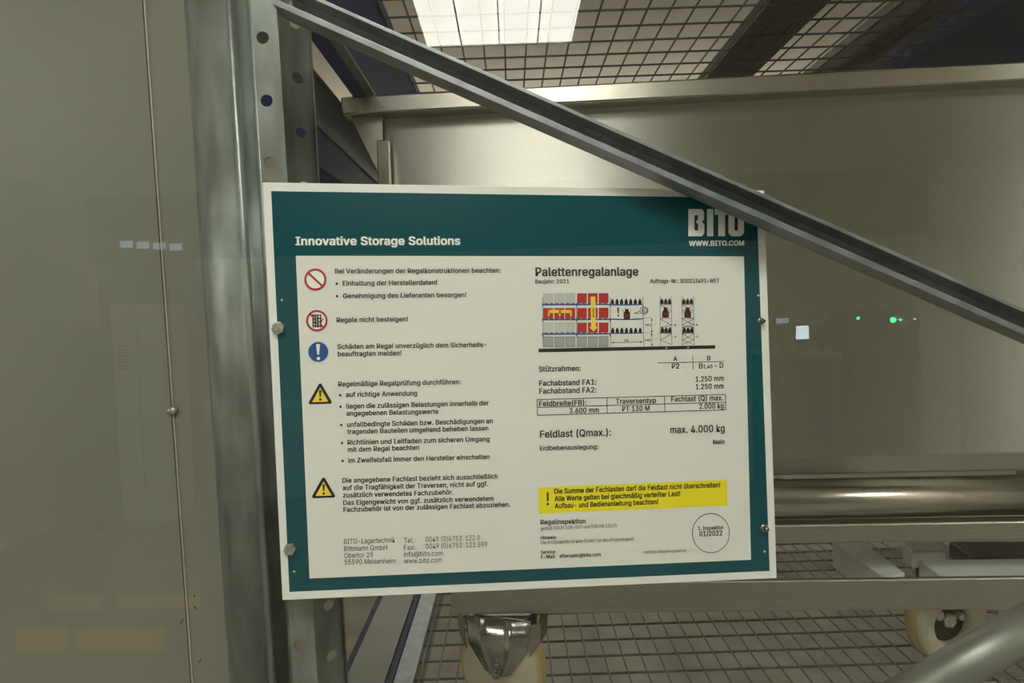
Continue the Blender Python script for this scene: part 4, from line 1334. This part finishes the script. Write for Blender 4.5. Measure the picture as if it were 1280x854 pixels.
ceiling_lamp(-0.01, -1.65, 'square ceiling lamp reflected as a bright patch at the top of the glass', glow='lamp')
ceiling_lamp(2.95, -1.2, 'added square ceiling lamp, unseen to the right behind the viewer')  # extra lamp added outside the mirrored view to light the rack
ceiling_lamp(-2.45, -1.2, 'added square ceiling lamp, unseen to the left behind the viewer')  # its added counterpart on the left, likewise only for more light
ceiling_lamp(-0.08, -0.36, 'added square ceiling lamp, unseen close in front of the rack', glow='added_lamp_mid')  # added overhead to light the sign and put a patch on the steel
# unseen light bar added behind the trolley to brighten the ceiling
t = empty('added_light_bar', Matrix.Translation((0.35, 4.2, 2.2)), 'added long light on the far wall, unseen behind the trolley, brightening the ceiling', 'added light')
mb = MB(M['added_light'])
mb.box((-1.1, 4.09, 2.20), (1.8, 4.15, 2.26))
mb.build('tube', parent=t, bevel=0.012)
mb = MB(M['lamp_frame'])
mb.box((-1.15, 4.15, 2.17), (1.85, 4.2, 2.28))
mb.build('housing', parent=t, bevel=0.004)

YB = -4.4


def rx(px, Y=YB):
    """place seen mirrored in the pane at photo column px, for things at depth Y behind the viewer"""
    return (px - 640) / FPX * (0.443 * 2 - Y)


def rz(px, py, Y=YB):
    return EYE.z + (389 - (px - 640) * 0.034 - py) / FPX * (0.443 * 2 - Y)


# white cabinet with green lamps
x0, x1 = rx(140), rx(203)
t = empty('switch_cabinet', Matrix.Translation(((x0 + x1) / 2, YB - 0.2, 0)), 'white switch cabinet reflected faintly in the glass at left', 'cabinet')
mb = MB(M['white_metal'])
mb.box((x0, YB - 0.4, 0), (x1, YB, rz(180, 380)))
mb.build('body', parent=t, bevel=0.01)
mb = MB(M['room_dark'])
mb.box(((x0 + x1) / 2 - 0.003, YB, 0.1), ((x0 + x1) / 2 + 0.003, YB + 0.003, rz(180, 386)))
for k in range(8):
    mb.box((x0 + 0.04, YB, 1.2 + k * 0.025), (x0 + 0.12, YB + 0.003, 1.21 + k * 0.025))
mb.build('door_gap', parent=t)


def machine(px0, px1, pytop, leds, label, Y=YB + 0.2):
    x0, x1 = rx(px0, Y), rx(px1, Y)
    t = empty('control_cabinet', Matrix.Translation(((x0 + x1) / 2, Y - 0.2, 0)), label, 'cabinet')
    mb = MB(M['room_dark'])
    mb.box((x0, Y - 0.4, 0), (x1, Y, rz((px0 + px1) / 2, pytop, Y)))
    mb.build('body', parent=t, bevel=0.01)
    for px, py, r in leds:
        mb = MB(M['led'])
        mb.lathe((rx(px, Y), Y, rz(px, py, Y)), (0, 1, 0), [(r, -0.005), (r, 0.006), (r * 0.6, 0.010)], 16)
        mb.build('indicator_lamp', parent=t)


machine(96, 120, 408, [], 'dark machine cabinet beside the white switch cabinet behind the viewer')
machine(1066, 1150, 385, [(1117, 400, 0.020), (1126, 400, 0.009), (1073, 398, 0.011), (1144, 399, 0.007)], 'dark control cabinet with green lamps mirrored at right')
# desk with lit monitor
x0, x1 = rx(965), rx(1046)
t = empty('desk', Matrix.Translation(((x0 + x1) / 2, YB, 0)), 'office desk mirrored faintly in the glass right of the sign', 'desk')
mb = MB(M['wall'])
zd = rz(1010, 440)
mb.box((x0, YB - 0.5, zd - 0.03), (x1, YB + 0.1, zd))
mb.build('desktop', parent=t)
for xx in (x0, x1 - 0.05):
    mb = MB(M['room_dark'])
    mb.box((xx, YB - 0.45, 0), (xx + 0.05, YB + 0.05, zd - 0.03))
    mb.build('leg', parent=t)
for px0, px1, py0, py1, mt, lab in ((1001, 1017, 408, 425, 'screen', 'bright white monitor on the desk mirrored in the glass'), (976, 992, 398, 405, 'screen_dim', 'small dim monitor on the desk left of the bright monitor'), (1026, 1046, 408, 424, 'room_dark', 'dark switched off monitor on the desk')):
    xa, xb = rx(px0), rx(px1)
    za, zb = rz(px0, py1), rz(px0, py0)
    t = empty('monitor', Matrix.Translation(((xa + xb) / 2, YB - 0.1, zd)), lab, 'monitor')
    mb = MB(M['black_plastic'])
    mb.box((xa - 0.01, YB - 0.12, za - 0.01), (xb + 0.01, YB - 0.08, zb + 0.01))
    mb.box(((xa + xb) / 2 - 0.02, YB - 0.14, zd), ((xa + xb) / 2 + 0.02, YB - 0.11, za))
    mb.build('case', parent=t)
    mb = MB(M[mt])
    mb.box((xa, YB - 0.08, za), (xb, YB - 0.078, zb))
    mb.build('screen', parent=t)
# lit display cabinet high on the left
xa, xb = rx(118), rx(206)
za, zb = rz(160, 303), rz(160, 294)
t = empty('display_case', Matrix.Translation(((xa + xb) / 2, YB - 0.3, 0)), 'lit bluish display case reflected at the left edge of the glass', 'display case')
mb = MB(M['room_dark'])
mb.box((xa - 0.2, YB - 0.55, 0), (xb + 0.02, YB - 0.42, zb + 0.15))
mb.build('body', parent=t)
for k in range(4):
    w_ = (xb - xa) / 4
    mb = MB(M['screen_dim'])
    mb.box((xa + k * w_ + 0.01, YB - 0.42, za - k * 0.012), (xa + (k + 0.82) * w_, YB - 0.417, zb - k * 0.012))
    mb.build('lit_panel', parent=t)

# yellow floor markings and a pale strip, added for its mirrored streak, in the hall behind the viewer, seen only as faint reflections
for k, (px0, px1, py0, py1) in enumerate(((60, 128, 742, 762), (146, 250, 742, 760), (96, 206, 786, 812), (20, 84, 786, 812))):
    q = []
    for px, py in ((px0, py1), (px1, py1), (px1, py0), (px0, py0)):
        d = ray(px, py)
        p = EYE + d * ((0.004 - EYE.z) / d.z)
        q.append(Vector((p.x, 0.886 - p.y, 0.004)))
    mb = MB(M['floor_yellow'])
    mb.slab(q, Vector((0, 0, -0.004)))
    struct(mb.build('trim_%d' % (k + 3)))
mb = MB(M['white_metal'])
mb.box((rx(40, -4.98), -5.0, rz(200, 514, -4.98)), (rx(560, -4.98), -4.94, rz(200, 505, -4.98)))
struct(mb.build('trim_7'))

for x0, x1, top, lab in ((3.22, 3.57, 2.0, 'added tall white box behind the viewer, reflected as a pale band'),):  # invented locker shape, put there to brighten bands in the steel panel
    t = empty('added_reflector', Matrix.Translation(((x0 + x1) / 2, -4.8, 0)), lab, 'reflector')
    mb = MB(M['white_metal'])
    mb.box((x0, -4.99, 0), (x1, -4.55, top))
    mb.build('body', parent=t, bevel=0.006)
    mb = MB(M['white_metal'])
    mb.box((x0 + 0.02, -4.549, 0.08), (x1 - 0.02, -4.53, top - 0.03))
    mb.build('door', parent=t, bevel=0.004)
